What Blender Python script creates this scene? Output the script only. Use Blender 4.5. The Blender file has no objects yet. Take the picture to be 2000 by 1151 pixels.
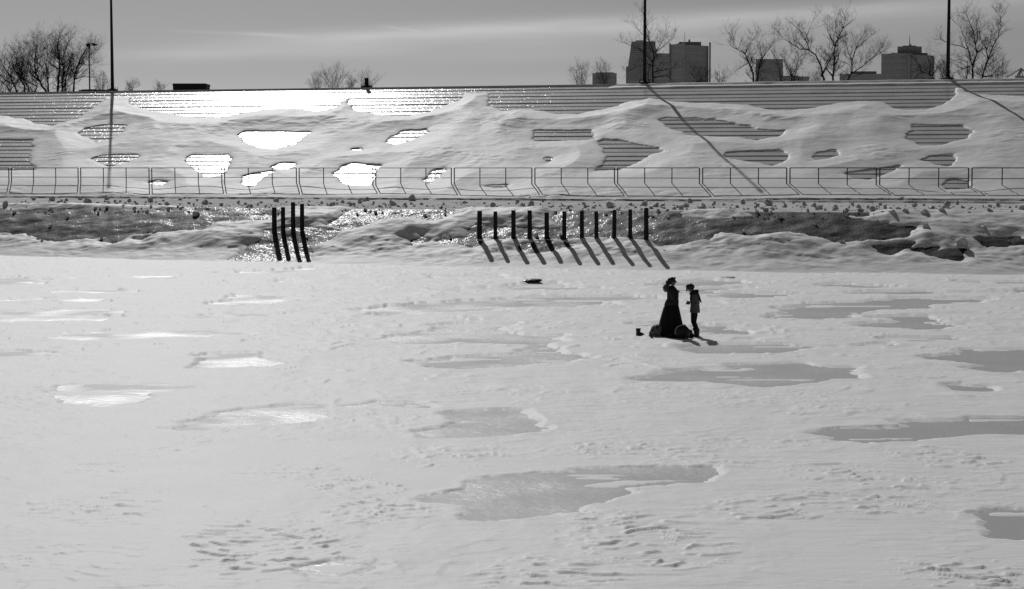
import bpy, math, random
import numpy as np
from mathutils import Vector, Matrix, noise as mnoise

# ------------------------------------------------------------------ camera, sky, sun
SC = bpy.context.scene
COL = SC.collection
F = 3500.0                        # focal length in pixels of the 2000 px wide frame
H = 4.85                          # eye height above the ice
PITCH = math.atan(247.5 / F)
SUN_EL, SUN_AZ = math.radians(36.0), math.radians(-11.7)     # azimuth from +Y, negative = left

cam_d = bpy.data.cameras.new('camera'); cam = bpy.data.objects.new('camera', cam_d); COL.objects.link(cam)
cam_d.sensor_width = 36.0; cam_d.lens = F / 2000.0 * 36.0
cam_d.clip_start = 0.5; cam_d.clip_end = 20000.0
cam.location = (0, 0, H); cam.rotation_euler = (math.pi / 2 - PITCH, 0, 0)
SC.camera = cam

world = bpy.data.worlds.new('World'); SC.world = world; world.use_nodes = True
wn, wl = world.node_tree.nodes, world.node_tree.links
wn.clear()
SKY_STRENGTH = 0.076
w_out = wn.new('ShaderNodeOutputWorld'); w_bg = wn.new('ShaderNodeBackground')
w_bg.inputs['Strength'].default_value = SKY_STRENGTH
sky = wn.new('ShaderNodeTexSky'); sky.sky_type = 'NISHITA'; sky.sun_disc = False
sky.sun_elevation = SUN_EL; sky.sun_rotation = SUN_AZ
sky.altitude = 50; sky.air_density = 1.0; sky.dust_density = 1.0; sky.ozone_density = 1.0
def wmath(op, a, b=None, c=None):
    n = wn.new('ShaderNodeMath'); n.operation = op
    for i, v in enumerate((a, b, c)):
        if v is None: continue
        if isinstance(v, (int, float)): n.inputs[i].default_value = v
        else: wl.new(v, n.inputs[i])
    return n.outputs[0]
sep = wn.new('ShaderNodeSeparateColor'); wl.new(sky.outputs[0], sep.inputs[0])
# black-and-white film behind a red filter: mostly the red channel
grey = wmath('ADD', wmath('MULTIPLY', sep.outputs[0], 0.62), wmath('MULTIPLY', sep.outputs[1], 0.05))
# thin high cloud streaks by azimuth and elevation
tc = wn.new('ShaderNodeTexCoord'); sx = wn.new('ShaderNodeSeparateXYZ'); wl.new(tc.outputs['Generated'], sx.inputs[0])
az = wmath('ARCTAN2', sx.outputs[0], sx.outputs[1]); el = wmath('ARCSINE', sx.outputs[2])
wob = wn.new('ShaderNodeTexNoise'); wob.inputs['Scale'].default_value = 6.0; wob.inputs['Detail'].default_value = 4
wl.new(tc.outputs['Generated'], wob.inputs['Vector'])
fine = wn.new('ShaderNodeTexNoise'); fine.inputs['Scale'].default_value = 1.0; fine.inputs['Detail'].default_value = 5
cmb = wn.new('ShaderNodeCombineXYZ'); wl.new(wmath('MULTIPLY', az, 14), cmb.inputs[0]); wl.new(wmath('MULTIPLY', wmath('SUBTRACT', el, wmath('MULTIPLY', az, 0.05)), 160), cmb.inputs[1])
wl.new(cmb.outputs[0], fine.inputs['Vector'])
def streak(a0, e0, slope, width, amp, az_lo, az_hi, soft=0.03):
    mid = wmath('ADD', wmath('MULTIPLY', wmath('SUBTRACT', az, a0), slope), e0)
    d = wmath('DIVIDE', wmath('SUBTRACT', el, wmath('ADD', mid, wmath('MULTIPLY', wmath('SUBTRACT', wob.outputs[0], 0.5), width * 0.9))), width)
    g = wmath('EXPONENT', wmath('MULTIPLY', wmath('MULTIPLY', d, d), -1.0))
    def ramp(lo, hi):
        m = wn.new('ShaderNodeMapRange'); m.interpolation_type = 'SMOOTHSTEP'
        wl.new(az, m.inputs[0]); m.inputs[1].default_value = lo; m.inputs[2].default_value = hi
        return m.outputs[0]
    g = wmath('MULTIPLY', g, ramp(az_lo, az_lo + soft)); g = wmath('MULTIPLY', g, ramp(az_hi, az_hi - soft))
    g = wmath('MULTIPLY', g, wmath('ADD', 0.45, wmath('MULTIPLY', fine.outputs[0], 1.1)))
    return wmath('MULTIPLY', g, amp)
cl = streak(-0.114, 0.0705, 0.0495, 0.0048, 0.42, -0.22, 0.6, 0.18)
for a in ((0.1, 0.074, 0.05, 0.009, 0.18, -0.12, 0.6, 0.15),
          (-0.16, 0.0735, -0.03, 0.0008, 0.12, -0.20, -0.11, 0.03), (-0.13, 0.0725, -0.05, 0.0011, 0.12, -0.155, -0.105, 0.02),
          (-0.06, 0.0765, -0.11, 0.0007, 0.14, -0.076, -0.048, 0.008), (-0.2, 0.061, 0.03, 0.004, 0.18, -0.25, -0.02, 0.08),
          (0.15, 0.064, 0.02, 0.003, 0.05, -0.1, 0.5, 0.1), (-0.05, 0.045, 0.03, 0.005, 0.05, -0.3, 0.2, 0.1)):
    cl = wmath('ADD', cl, streak(*a))
front = wmath('GREATER_THAN', sx.outputs[1], 0.0)
grey = wmath('MULTIPLY', grey, wmath('ADD', 1.0, wmath('MULTIPLY', cl, front)))
wcol = wn.new('ShaderNodeCombineColor')
for i in range(3): wl.new(grey, wcol.inputs[i])
wl.new(wcol.outputs[0], w_bg.inputs['Color']); wl.new(w_bg.outputs[0], w_out.inputs[0])

sun_d = bpy.data.lights.new('sun', 'SUN'); sun = bpy.data.objects.new('sun', sun_d); COL.objects.link(sun)
sun_d.energy = 4.25; sun_d.angle = math.radians(0.53); sun_d.color = (1, 1, 1)
SUN_DIR = Vector((math.sin(SUN_AZ) * math.cos(SUN_EL), math.cos(SUN_AZ) * math.cos(SUN_EL), math.sin(SUN_EL)))
sun.rotation_euler = (-SUN_DIR).to_track_quat('-Z', 'Y').to_euler()
sun.location = (0, 0, 60)

vs = SC.view_settings
vs.view_transform = 'Standard'; vs.look = 'None'; vs.gamma = 1.0; vs.use_curve_mapping = False
vs.exposure = -0.95
SC.render.engine = 'CYCLES'
SC.cycles.use_denoising = False

# ------------------------------------------------------------------ geometry of the place
TH = math.radians(16.2)
CT, ST = math.cos(TH), math.sin(TH)
def st2xy(s, t): return s * CT + t * ST, -s * ST + t * CT      # s runs right along the quay, t away from the viewer
def xy2st(x, y): return x * CT - y * ST, x * ST + y * CT
def ray(px, py):
    u = (px - 1000) / F; v = (py - 575.5) / F
    return np.array([u, math.cos(PITCH) - v * math.sin(PITCH), -math.sin(PITCH) - v * math.cos(PITCH)])
def at_z(px, py, z):
    d = ray(px, py); k = (z - H) / d[2]; return d * k + np.array([0, 0, H])
def at_y(px, py, y):
    d = ray(px, py); k = y / d[1]; return d * k + np.array([0, 0, H])
def at_t(px, py, t):
    d = ray(px, py); k = t / (d[0] * ST + d[1] * CT); return d * k + np.array([0, 0, H])

def smooth(a, b, x):
    k = np.clip((x - a) / (b - a), 0, 1); return k * k * (3 - 2 * k)
def perlin(x, y, seed=0):
    xi = np.floor(x).astype(np.int64); yi = np.floor(y).astype(np.int64)
    xf, yf = x - xi, y - yi
    def grad(ix, iy, dx, dy):
        h = (ix * 374761393 + iy * 668265263 + seed * 974711) & 0xFFFFFFFF
        h = ((h ^ (h >> 13)) * 1274126177) & 0xFFFFFFFF
        a = ((h ^ (h >> 16)) & 1023) * (2 * math.pi / 1024)
        return np.cos(a) * dx + np.sin(a) * dy
    u = xf ** 3 * (xf * (xf * 6 - 15) + 10); v = yf ** 3 * (yf * (yf * 6 - 15) + 10)
    a = grad(xi, yi, xf, yf); b = grad(xi + 1, yi, xf - 1, yf)
    c = grad(xi, yi + 1, xf, yf - 1); d = grad(xi + 1, yi + 1, xf - 1, yf - 1)
    return ((a + (b - a) * u) + ((c + (d - c) * u) - (a + (b - a) * u)) * v) * 1.4
def fbm(x, y, seed=0, octs=4, gain=0.5):
    r = 0.0; amp = 1.0
    for o in range(octs):
        r = r + amp * perlin(x * 2 ** o + 17.3 * o, y * 2 ** o - 9.1 * o, seed + o); amp *= gain
    return r
def poly_sd(px, py, poly):
    """signed distance, negative inside; far points keep a rough value"""
    P = np.asarray(poly, float); out = np.full(px.shape, 9.0)
    lo, hi = P.min(0) - 6.0, P.max(0) + 6.0
    m = (px > lo[0]) & (px < hi[0]) & (py > lo[1]) & (py < hi[1])
    if not m.any(): return out
    x, y = px[m], py[m]; d2 = np.full(x.shape, 1e9); ins = np.zeros(x.shape, bool)
    n = len(P)
    for i in range(n):
        ax, ay = P[i]; bx, by = P[(i + 1) % n]
        ex, ey = bx - ax, by - ay
        k = np.clip(((x - ax) * ex + (y - ay) * ey) / (ex * ex + ey * ey + 1e-12), 0, 1)
        d2 = np.minimum(d2, (x - ax - k * ex) ** 2 + (y - ay - k * ey) ** 2)
        if ay != by:
            ins ^= ((ay > y) != (by > y)) & (x < (bx - ax) * (y - ay) / (by - ay) + ax)
    d = np.sqrt(d2); out[m] = np.where(ins, -d, np.where(d > 5.9, 9.0, d))
    return out

# ------------------------------------------------------------------ materials
def mat(name, base, rough=0.6, spec=0.5, coat=0.0, coat_rough=0.1, bumps=(), var=0.0, var_scale=1.0, metal=0.0, coat_bumps=None, patchy=0.0):
    """bumps: list of (scale 1/m, strength, distance m, (stretch x,y,z))"""
    m = bpy.data.materials.new(name); m.use_nodes = True
    n, l = m.node_tree.nodes, m.node_tree.links
    p = n['Principled BSDF']
    p.inputs['Roughness'].default_value = rough; p.inputs['Specular IOR Level'].default_value = spec
    p.inputs['Coat Weight'].default_value = coat; p.inputs['Coat Roughness'].default_value = coat_rough
    p.inputs['Metallic'].default_value = metal
    p.inputs['Base Color'].default_value = (base, base, base, 1)
    geo = n.new('ShaderNodeNewGeometry')
    if var:
        t = n.new('ShaderNodeTexNoise'); t.inputs['Scale'].default_value = var_scale; t.inputs['Detail'].default_value = 6
        l.new(geo.outputs['Position'], t.inputs['Vector'])
        r = n.new('ShaderNodeMapRange'); l.new(t.outputs[0], r.inputs[0])
        r.inputs[1].default_value = 0.3; r.inputs[2].default_value = 0.7
        r.inputs[3].default_value = base * (1 - var); r.inputs[4].default_value = min(0.92, base * (1 + var))
        c = n.new('ShaderNodeCombineColor')
        for i in range(3): l.new(r.outputs[0], c.inputs[i])
        l.new(c.outputs[0], p.inputs['Base Color'])
    if patchy:
        t = n.new('ShaderNodeTexNoise'); t.inputs['Scale'].default_value = patchy; t.inputs['Detail'].default_value = 3
        l.new(geo.outputs['Position'], t.inputs['Vector']); r = n.new('ShaderNodeMapRange'); l.new(t.outputs[0], r.inputs[0])
        r.inputs[1].default_value = 0.40; r.inputs[2].default_value = 0.60; r.inputs[3].default_value = 0.0; r.inputs[4].default_value = coat
        l.new(r.outputs[0], p.inputs['Coat Weight'])
    def chain_bumps(bl):
        prev = None
        for b in bl:
            t = n.new('ShaderNodeTexNoise'); t.inputs['Scale'].default_value = b[0]; t.inputs['Detail'].default_value = 2
            mp = n.new('ShaderNodeMapping'); l.new(geo.outputs['Position'], mp.inputs['Vector'])
            if len(b) > 3: mp.inputs['Scale'].default_value = b[3]
            l.new(mp.outputs[0], t.inputs['Vector'])
            k = n.new('ShaderNodeBump'); k.inputs['Strength'].default_value = b[1]; k.inputs['Distance'].default_value = b[2]
            l.new(t.outputs[0], k.inputs['Height'])
            if prev: l.new(prev, k.inputs['Normal'])
            prev = k.outputs[0]
        return prev
    nb = chain_bumps(bumps); cb = chain_bumps(coat_bumps) if coat_bumps else nb
    if nb: l.new(nb, p.inputs['Normal'])
    if cb: l.new(cb, p.inputs['Coat Normal'])
    return m

M = {}
M['snow'] = mat('snow', 0.88, 0.58, 0.13, bumps=((2.6, 0.20, 0.06, (0.30, 1.3, 1.0)), (8.0, 0.35, 0.02, (0.5, 1.4, 1)), (40.0, 0.25, 0.006)), var=0.03, var_scale=0.8)
M['snow_bank'] = mat('snow_bank', 0.85, 0.6, 0.15, bumps=((2.2, 0.18, 0.06, (0.5, 0.5, 4.0)), (6.0, 0.25, 0.03, (0.6, 0.6, 3.0)), (18.0, 0.3, 0.012)), var=0.05, var_scale=0.7)
M['chunk'] = mat('chunk_snow', 0.55, 0.6, 0.3, bumps=((8.0, 0.7, 0.05), (30.0, 0.4, 0.02)), var=0.12, var_scale=3.0)
M['ice'] = mat('lake_ice', 0.46, 0.5, 0.12, coat=1.0, coat_rough=0.34, bumps=((1.3, 0.15, 0.04), (14.0, 0.1, 0.01)), coat_bumps=((6.0, 0.35, 0.05), (1.2, 0.3, 0.10)), var=0.08, var_scale=0.5, patchy=0.4)
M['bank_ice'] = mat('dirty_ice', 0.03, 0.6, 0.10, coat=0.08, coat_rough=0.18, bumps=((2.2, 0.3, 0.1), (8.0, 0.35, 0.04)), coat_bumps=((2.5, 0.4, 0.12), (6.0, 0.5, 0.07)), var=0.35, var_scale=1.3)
M['ploughed'] = mat('dirty_ploughed_snow', 0.52, 0.8, 0.05, bumps=((3.0, 0.5, 0.08), (12.0, 0.5, 0.04)), var=0.30, var_scale=0.9)
M['step'] = mat('iced_concrete', 0.58, 0.21, 0.3, coat=0.20, coat_rough=0.16, bumps=((2.0, 0.10, 0.04),), coat_bumps=((5.0, 0.55, 0.07), (1.7, 0.4, 0.10)), var=0.14, var_scale=0.6)
M['steel'] = mat('dark_painted_steel', 0.018, 0.8, 0.2, var=0.2, var_scale=3)
M['rail'] = mat('grey_rail_steel', 0.035, 0.5, 0.4)
M['wood'] = mat('wet_timber', 0.018, 0.75, 0.25, bumps=((30, 0.6, 0.02, (3, 3, 0.3)),), var=0.4, var_scale=12)
M['bark'] = mat('bark', 0.022, 0.9, 0.1, var=0.3, var_scale=4)
M['far'] = mat('far_concrete', 0.30, 0.8, 0.2, var=0.05, var_scale=0.05)
M['far_glass'] = mat('far_window_band', 0.275, 0.6, 0.3)
M['terrain'] = mat('park_snow', 0.8, 0.7, 0.2, var=0.1, var_scale=0.1)
M['black'] = mat('black_wool', 0.013, 0.85, 0.15, bumps=((90, 0.4, 0.004),))
M['parka'] = mat('dark_parka', 0.022, 0.75, 0.25, bumps=((60, 0.5, 0.006),))
M['fur'] = mat('grey_fur', 0.10, 0.95, 0.1, bumps=((70, 1.0, 0.02),), var=0.4, var_scale=40)
M['shirt'] = mat('grey_shirt', 0.10, 0.9, 0.1, bumps=((40, 0.5, 0.006),), var=0.15, var_scale=12)
M['scarf'] = mat('dark_scarf', 0.012, 0.9, 0.1, bumps=((80, 0.6, 0.006),))
M['skin'] = mat('skin', 0.22, 0.6, 0.3)
M['hair'] = mat('dark_hair', 0.010, 0.5, 0.4, bumps=((120, 0.8, 0.006),))
M['boot'] = mat('boot_leather', 0.022, 0.6, 0.4, bumps=((60, 0.4, 0.004),), var=0.3, var_scale=20)
M['boot_fleece'] = mat('boot_cuff', 0.06, 0.95, 0.1, bumps=((90, 0.9, 0.01),))
M['bag'] = mat('bag_nylon', 0.011, 0.55, 0.4, bumps=((25, 0.6, 0.01),))
M['bag_edge_light'] = mat('painted_edge_light', 0.30, 0.8, 0.2, bumps=((40, 0.6, 0.01),))  # pale colour carries the light along the bag's edge, not a lining
M['blanket'] = mat('patterned_blanket', 0.16, 0.95, 0.1, bumps=((30, 0.8, 0.02),), var=0.95, var_scale=11)
M['cloth'] = mat('pale_cloth', 0.20, 0.95, 0.1, bumps=((30, 0.8, 0.02),), var=0.4, var_scale=12)
M['camera_body'] = mat('camera_body', 0.012, 0.4, 0.5)
M['eye'] = mat('eye', 0.05, 0.2, 0.5)

# ------------------------------------------------------------------ helpers
def tag(o, label=None, cat=None, group=None, kind=None):
    if label: o['label'] = label
    if cat: o['category'] = cat
    if group: o['group'] = group
    if kind: o['kind'] = kind
    return o
def link(name, me, m=None, parent=None):
    if m is not None and not me.materials: me.materials.append(M[m])
    o = bpy.data.objects.new(name, me); COL.objects.link(o)
    if parent is not None: o.parent = parent
    return o
def empty(name, loc, rz=0.0):
    o = bpy.data.objects.new(name, None); COL.objects.link(o); o.location = loc; o.rotation_euler = (0, 0, rz)
    o.empty_display_size = 0.3; return o
class MB:
    def __init__(self): self.v = []; self.f = []
    def box(self, a, b):
        i = len(self.v); (x0, y0, z0), (x1, y1, z1) = a, b
        self.v += [(x0, y0, z0), (x1, y0, z0), (x1, y1, z0), (x0, y1, z0), (x0, y0, z1), (x1, y0, z1), (x1, y1, z1), (x0, y1, z1)]
        self.f += [(i, i + 3, i + 2, i + 1), (i + 4, i + 5, i + 6, i + 7), (i, i + 1, i + 5, i + 4), (i + 1, i + 2, i + 6, i + 5), (i + 2, i + 3, i + 7, i + 6), (i + 3, i, i + 4, i + 7)]
        return self
    def rings(self, rings, cap=True):
        i = len(self.v); n = len(rings[0])
        for r in rings: self.v += [tuple(p) for p in r]
        for k in range(len(rings) - 1):
            a, b = i + k * n, i + (k + 1) * n
            for j in range(n):
                q = (j + 1) % n; self.f.append((a + j, a + q, b + q, b + j))
        if cap:
            self.f.append(tuple(i + j for j in reversed(range(n)))); e = i + (len(rings) - 1) * n
            self.f.append(tuple(e + j for j in range(n)))
        return self
    def tube(self, pts, rad, n=5, cap=True):
        pts = [Vector(p) for p in pts]; rs = []
        for k, p in enumerate(pts):
            d = (pts[min(k + 1, len(pts) - 1)] - pts[max(k - 1, 0)]).normalized()
            up = Vector((0, 1, 0)) if abs(d.y) < 0.9 else Vector((1, 0, 0))
            a = d.cross(up).normalized(); b = d.cross(a)
            r = rad[k] if hasattr(rad, '__len__') else rad
            rs.append([p + a * (r * math.cos(2 * math.pi * j / n)) + b * (r * math.sin(2 * math.pi * j / n)) for j in range(n)])
        return self.rings(rs, cap)
    def loft(self, secs, n=24, ripple=None):
        """secs: (cx, cy, cz, rx, ry)"""
        rs = []
        for k, (cx, cy, cz, rx, ry) in enumerate(secs):
            r = []
            for j in range(n):
                a = 2 * math.pi * j / n; g = 1 + (ripple(a, k / (len(secs) - 1)) if ripple else 0)
                r.append((cx + rx * g * math.cos(a), cy + ry * g * math.sin(a), cz))
            rs.append(r)
        return self.rings(rs)
    def mesh(self, name, smooth_=False):
        me = bpy.data.meshes.new(name); me.from_pydata(self.v, [], self.f); me.update()
        if smooth_: me.polygons.foreach_set('use_smooth', [True] * len(me.polygons))
        return me
    def build(self, name, m, parent=None, smooth_=False, bevel=0.0, sub=0):
        o = link(name, self.mesh(name, smooth_), m, parent)
        if bevel:
            b = o.modifiers.new('bevel', 'BEVEL'); b.width = bevel; b.segments = 2; b.limit_method = 'ANGLE'
        if sub:
            s = o.modifiers.new('sub', 'SUBSURF'); s.levels = sub; s.render_levels = sub
        return o
def grid_mesh(name, X, Y, Z, extra=None, smooth_=True, keep=None):
    r, c = X.shape
    v = np.stack([X, Y, Z], -1).reshape(-1, 3)
    i = np.arange(r * c).reshape(r, c)
    q = np.stack([i[:-1, :-1], i[:-1, 1:], i[1:, 1:], i[1:, :-1]], -1).reshape(-1, 4)
    if keep is not None: q = q[keep.reshape(-1)]
    if extra is not None:
        ev, ef = extra; q = np.concatenate([q, np.asarray(ef) + len(v)]); v = np.concatenate([v, np.asarray(ev, float)])
    me = bpy.data.meshes.new(name)
    me.vertices.add(len(v)); me.vertices.foreach_set('co', v.astype(np.float32).ravel())
    me.loops.add(q.size); me.loops.foreach_set('vertex_index', q.astype(np.int32).ravel())
    me.polygons.add(len(q)); me.polygons.foreach_set('loop_start', np.arange(0, q.size, 4, dtype=np.int32))
    try: me.polygons.foreach_set('loop_total', np.full(len(q), 4, np.int32))
    except Exception: pass
    me.update(calc_edges=True); me.validate()
    if smooth_: me.polygons.foreach_set('use_smooth', np.ones(len(q), bool))
    return me
ORD = ['first', 'second', 'third', 'fourth', 'fifth', 'sixth', 'seventh', 'eighth', 'ninth', 'tenth', 'eleventh', 'twelfth', 'thirteenth', 'fourteenth', 'fifteenth',
       'sixteenth', 'seventeenth', 'eighteenth', 'nineteenth']
TENS = {2: 'twent', 3: 'thirt', 4: 'fort', 5: 'fift', 6: 'sixt', 7: 'sevent', 8: 'eight', 9: 'ninet'}
def ordinal(i):
    k = i + 1
    if k < 20: return ORD[i]
    return TENS[k // 10] + ('ieth' if k % 10 == 0 else 'y-' + ORD[k % 10 - 1])

# ------------------------------------------------------------------ profiles of quay and stand
FOOT_S = [-75, -55.4, -38.5, -24.4, -16.7, -7.2, -0.35, 20]
FOOT_T = [90.0, 88.0, 85.0, 84.1, 83.6, 84.2, 85.0, 87.0]
def foot(s): return np.interp(s, FOOT_S, FOOT_T) - 1.9
T_CUT, T_RIDGE = 115.8, 141.9
ROW_D, ROWS = 0.875, 29
T_ROW0 = T_RIDGE - ROW_D * ROWS
def stand_line(t): return 3.56 + 0.349 * (t - 119.1)
def bank_base(s, t):
    d = t - foot(s)
    a = 1.39 * np.clip(d / 3.7, 0, 1) ** 1.4
    b = np.clip(d - 3.7, 0, 3.1); k = b / 3.1
    up = 1.27 * (k + 0.03 * np.sin(math.pi * k))
    h = np.where(d < 3.7, a, 1.39 + up)
    h = np.where(d < 0, np.maximum(-0.3, 0.05 * d), h)
    return h
def stand_snow_line(t): return 3.8 + 0.344 * (t - 119.1)
def surf(s, t):
    return np.where(t < T_CUT, bank_base(s, t), np.maximum(2.7, stand_snow_line(t)))
def hit(px, py):
    """first point where the pixel's ray meets quay or stand"""
    d = ray(px, py); y = np.linspace(75, 170, 4000); k = y / d[1]
    x = d[0] * k; z = H + d[2] * k; s, t = xy2st(x, y)
    m = np.nonzero(z <= surf(s, t))[0]
    i = m[0] if len(m) else len(y) - 1
    return s[i], t[i], z[i]
def polys_on(fn, lists): return [[fn(*p) for p in L] for L in lists]

# ------------------------------------------------------------------ frozen basin
ice_me = MB(); ice_me.v = [(-500, -300, 0), (500, -300, 0), (500, 200, 0), (-500, 200, 0)]; ice_me.f = [(0, 1, 2, 3)]
tag(ice_me.build('ice', 'ice'), 'frozen grey ice of the basin under wind-blown snow', 'ice', kind='structure')

ICE_PX = [
    [(855, 976), (905, 968), (945, 952), (940, 945), (985, 936), (1060, 928), (1180, 930), (1140, 920), (1280, 917), (1385, 918), (1350, 930), (1340, 938), (1205, 951), (1190, 972), (1110, 998), (950, 1011), (955, 1000), (910, 985)],
    [(820, 845), (870, 838), (890, 826), (905, 809), (990, 806), (1015, 812), (1030, 824), (1010, 832), (1025, 838), (1005, 845), (950, 850), (900, 855), (850, 853)],
    [(830, 710), (880, 706), (960, 698), (1030, 690), (1070, 687), (1100, 692), (1152, 699), (1100, 709), (1000, 714), (900, 724), (860, 720)],
    [(755, 662), (800, 655), (880, 650), (855, 640), (900, 633), (1000, 634), (965, 640), (1000, 655), (1075, 660), (1070, 683), (1030, 676), (940, 670), (800, 670)],
    [(730, 604), (830, 595), (990, 585), (1100, 582), (1230, 580), (1300, 585), (1180, 590), (1185, 597), (1080, 601), (980, 605), (830, 612), (750, 618), (700, 612)],
    [(1040, 556), (1090, 553), (1110, 562), (1175, 566), (1100, 569), (1000, 567), (900, 570), (850, 566), (980, 563)],
    [(850, 540), (960, 539), (985, 545), (930, 547), (850, 545)],
    [(1300, 553), (1380, 549), (1450, 553), (1400, 560), (1350, 562), (1300, 560)],
    [(1330, 566), (1450, 564), (1400, 571), (1560, 576), (1600, 578), (1500, 581), (1440, 586), (1380, 578), (1330, 572)],
    [(1360, 634), (1400, 638), (1450, 648), (1440, 654), (1390, 656), (1360, 654)],
    [(1590, 560), (1650, 555), (1690, 556), (1750, 562), (1670, 564)],
    [(1630, 573), (1750, 571), (1920, 574), (1800, 576), (1660, 575)],
    [(1520, 604), (1600, 600), (1590, 595), (1700, 590), (1770, 585), (1930, 586), (1910, 592), (1820, 595), (1815, 605), (1700, 611), (1640, 624), (1540, 623), (1500, 620), (1580, 612)],
    [(1690, 635), (1750, 629), (1680, 623), (1790, 620), (1840, 628), (1855, 640), (1780, 645), (1720, 643)],
    [(1345, 683), (1430, 676), (1520, 674), (1560, 678), (1635, 679), (1560, 683), (1520, 690), (1420, 690), (1370, 688)],
    [(1250, 742), (1310, 732), (1380, 722), (1430, 720), (1440, 715), (1560, 713), (1600, 718), (1662, 722), (1630, 730), (1655, 740), (1600, 742), (1540, 752), (1480, 754), (1400, 748), (1320, 745)],
    [(1820, 700), (1880, 692), (1885, 686), (2060, 683), (2060, 724), (1950, 727), (1900, 720), (1935, 715), (1870, 706)],
    [(1860, 755), (1900, 757), (1925, 757), (1920, 763), (1890, 763)],
    [(1596, 848), (1660, 838), (1720, 835), (1770, 833), (1760, 828), (1900, 825), (1890, 818), (2060, 817), (2060, 842), (1860, 844), (1830, 852), (1760, 858), (1680, 863), (1630, 860), (1650, 855)],
    [(1935, 1012), (1960, 1005), (2060, 1003), (2060, 1049), (1960, 1047), (1950, 1030)],
    [(110, 768), (150, 758), (160, 755), (250, 753), (360, 756), (300, 765), (270, 775), (250, 788), (190, 795), (150, 790), (130, 778)],
    [(370, 828), (420, 818), (470, 806), (560, 798), (600, 795), (622, 805), (600, 820), (540, 830), (440, 837), (360, 838)],
    [(400, 712), (420, 694), (480, 691), (510, 702), (535, 714), (480, 719), (380, 720)],
    [(120, 660), (150, 651), (300, 648), (400, 646), (510, 653), (420, 659), (300, 662), (180, 664)],
    [(-60, 685), (40, 686), (100, 690), (60, 698), (-60, 700)],
    [(410, 594), (450, 590), (500, 585), (440, 582), (470, 577), (580, 579), (560, 588), (520, 596), (470, 601)],
    [(360, 622), (440, 615), (545, 613), (500, 620), (400, 624)],
    [(-60, 610), (90, 608), (100, 604), (240, 606), (250, 612), (180, 615), (210, 625), (100, 630), (-60, 628)],
    [(-60, 548), (30, 543), (80, 549), (60, 556), (-60, 559)],
    [(90, 570), (200, 567), (270, 570), (200, 575), (120, 575)],
    [(0, 588), (80, 584), (210, 584), (200, 590), (80, 591)],
    [(130, 543), (220, 540), (370, 540), (330, 546), (200, 546)],
    [(430, 535), (520, 531), (610, 524), (600, 530), (500, 538)], [(470, 552), (560, 550), (575, 554), (480, 556)],
    [(700, 795), (740, 788), (820, 790), (830, 797), (750, 800)], [(640, 1110), (660, 1107), (680, 1110), (660, 1115)],
    [(1740, 663), (1850, 663), (1870, 666), (1760, 668)], [(1680, 676), (1740, 671), (1720, 677)], [(1860, 550), (2050, 554), (2000, 556), (1880, 553)],
    [(1950, 570), (2060, 567), (2060, 573), (1960, 572)], [(1250, 634), (1300, 631), (1290, 640), (1250, 640)],
]
ROUGH_PX = [  # fields of wind-carved ridges: centre x, y, half sizes in px, strength
    (520, 1070, 210, 60, 1.0), (180, 995, 160, 30, 0.8), (250, 960, 110, 16, 0.6), (200, 918, 90, 16, 0.7), (740, 1005, 130, 34, 0.95), (700, 955, 110, 26, 0.9),
    (880, 893, 120, 26, 0.9), (560, 925, 110, 18, 0.7), (330, 878, 140, 22, 0.6), (420, 835, 160, 14, 0.7), (120, 775, 120, 22, 0.7), (700, 830, 140, 24, 0.7),
    (1240, 1060, 160, 60, 1.0), (1080, 1120, 160, 40, 0.9), (1250, 880, 200, 18, 0.8), (1400, 905, 120, 16, 0.7), (1650, 930, 120, 24, 0.9), (1830, 895, 130, 26, 1.0),
    (1650, 985, 180, 28, 1.0), (1780, 950, 140, 22, 0.8), (1500, 1000, 150, 24, 0.8), (1900, 1130, 170, 40, 1.0), (1350, 1070, 90, 40, 0.8), (1450, 862, 150, 16, 0.7),
    (1600, 800, 160, 20, 0.6), (1500, 780, 200, 24, 0.6), (1350, 770, 120, 16, 0.6), (1800, 715, 140, 22, 0.7), (1600, 650, 130, 14, 0.6), (1950, 600, 80, 14, 0.5),
    (900, 680, 130, 12, 0.8), (760, 700, 150, 24, 0.7), (640, 640, 180, 24, 0.6), (1180, 660, 150, 10, 0.7), (1240, 705, 80, 12, 0.6), (1050, 765, 90, 14, 0.6),
    (340, 700, 140, 22, 0.6), (520, 770, 200, 16, 0.5), (600, 590, 200, 16, 0.5), (1150, 790, 200, 14, 0.4), (80, 1090, 100, 40, 0.5), (60, 660, 100, 10, 0.5), (1260, 668, 70, 10, 1.0)]
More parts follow.
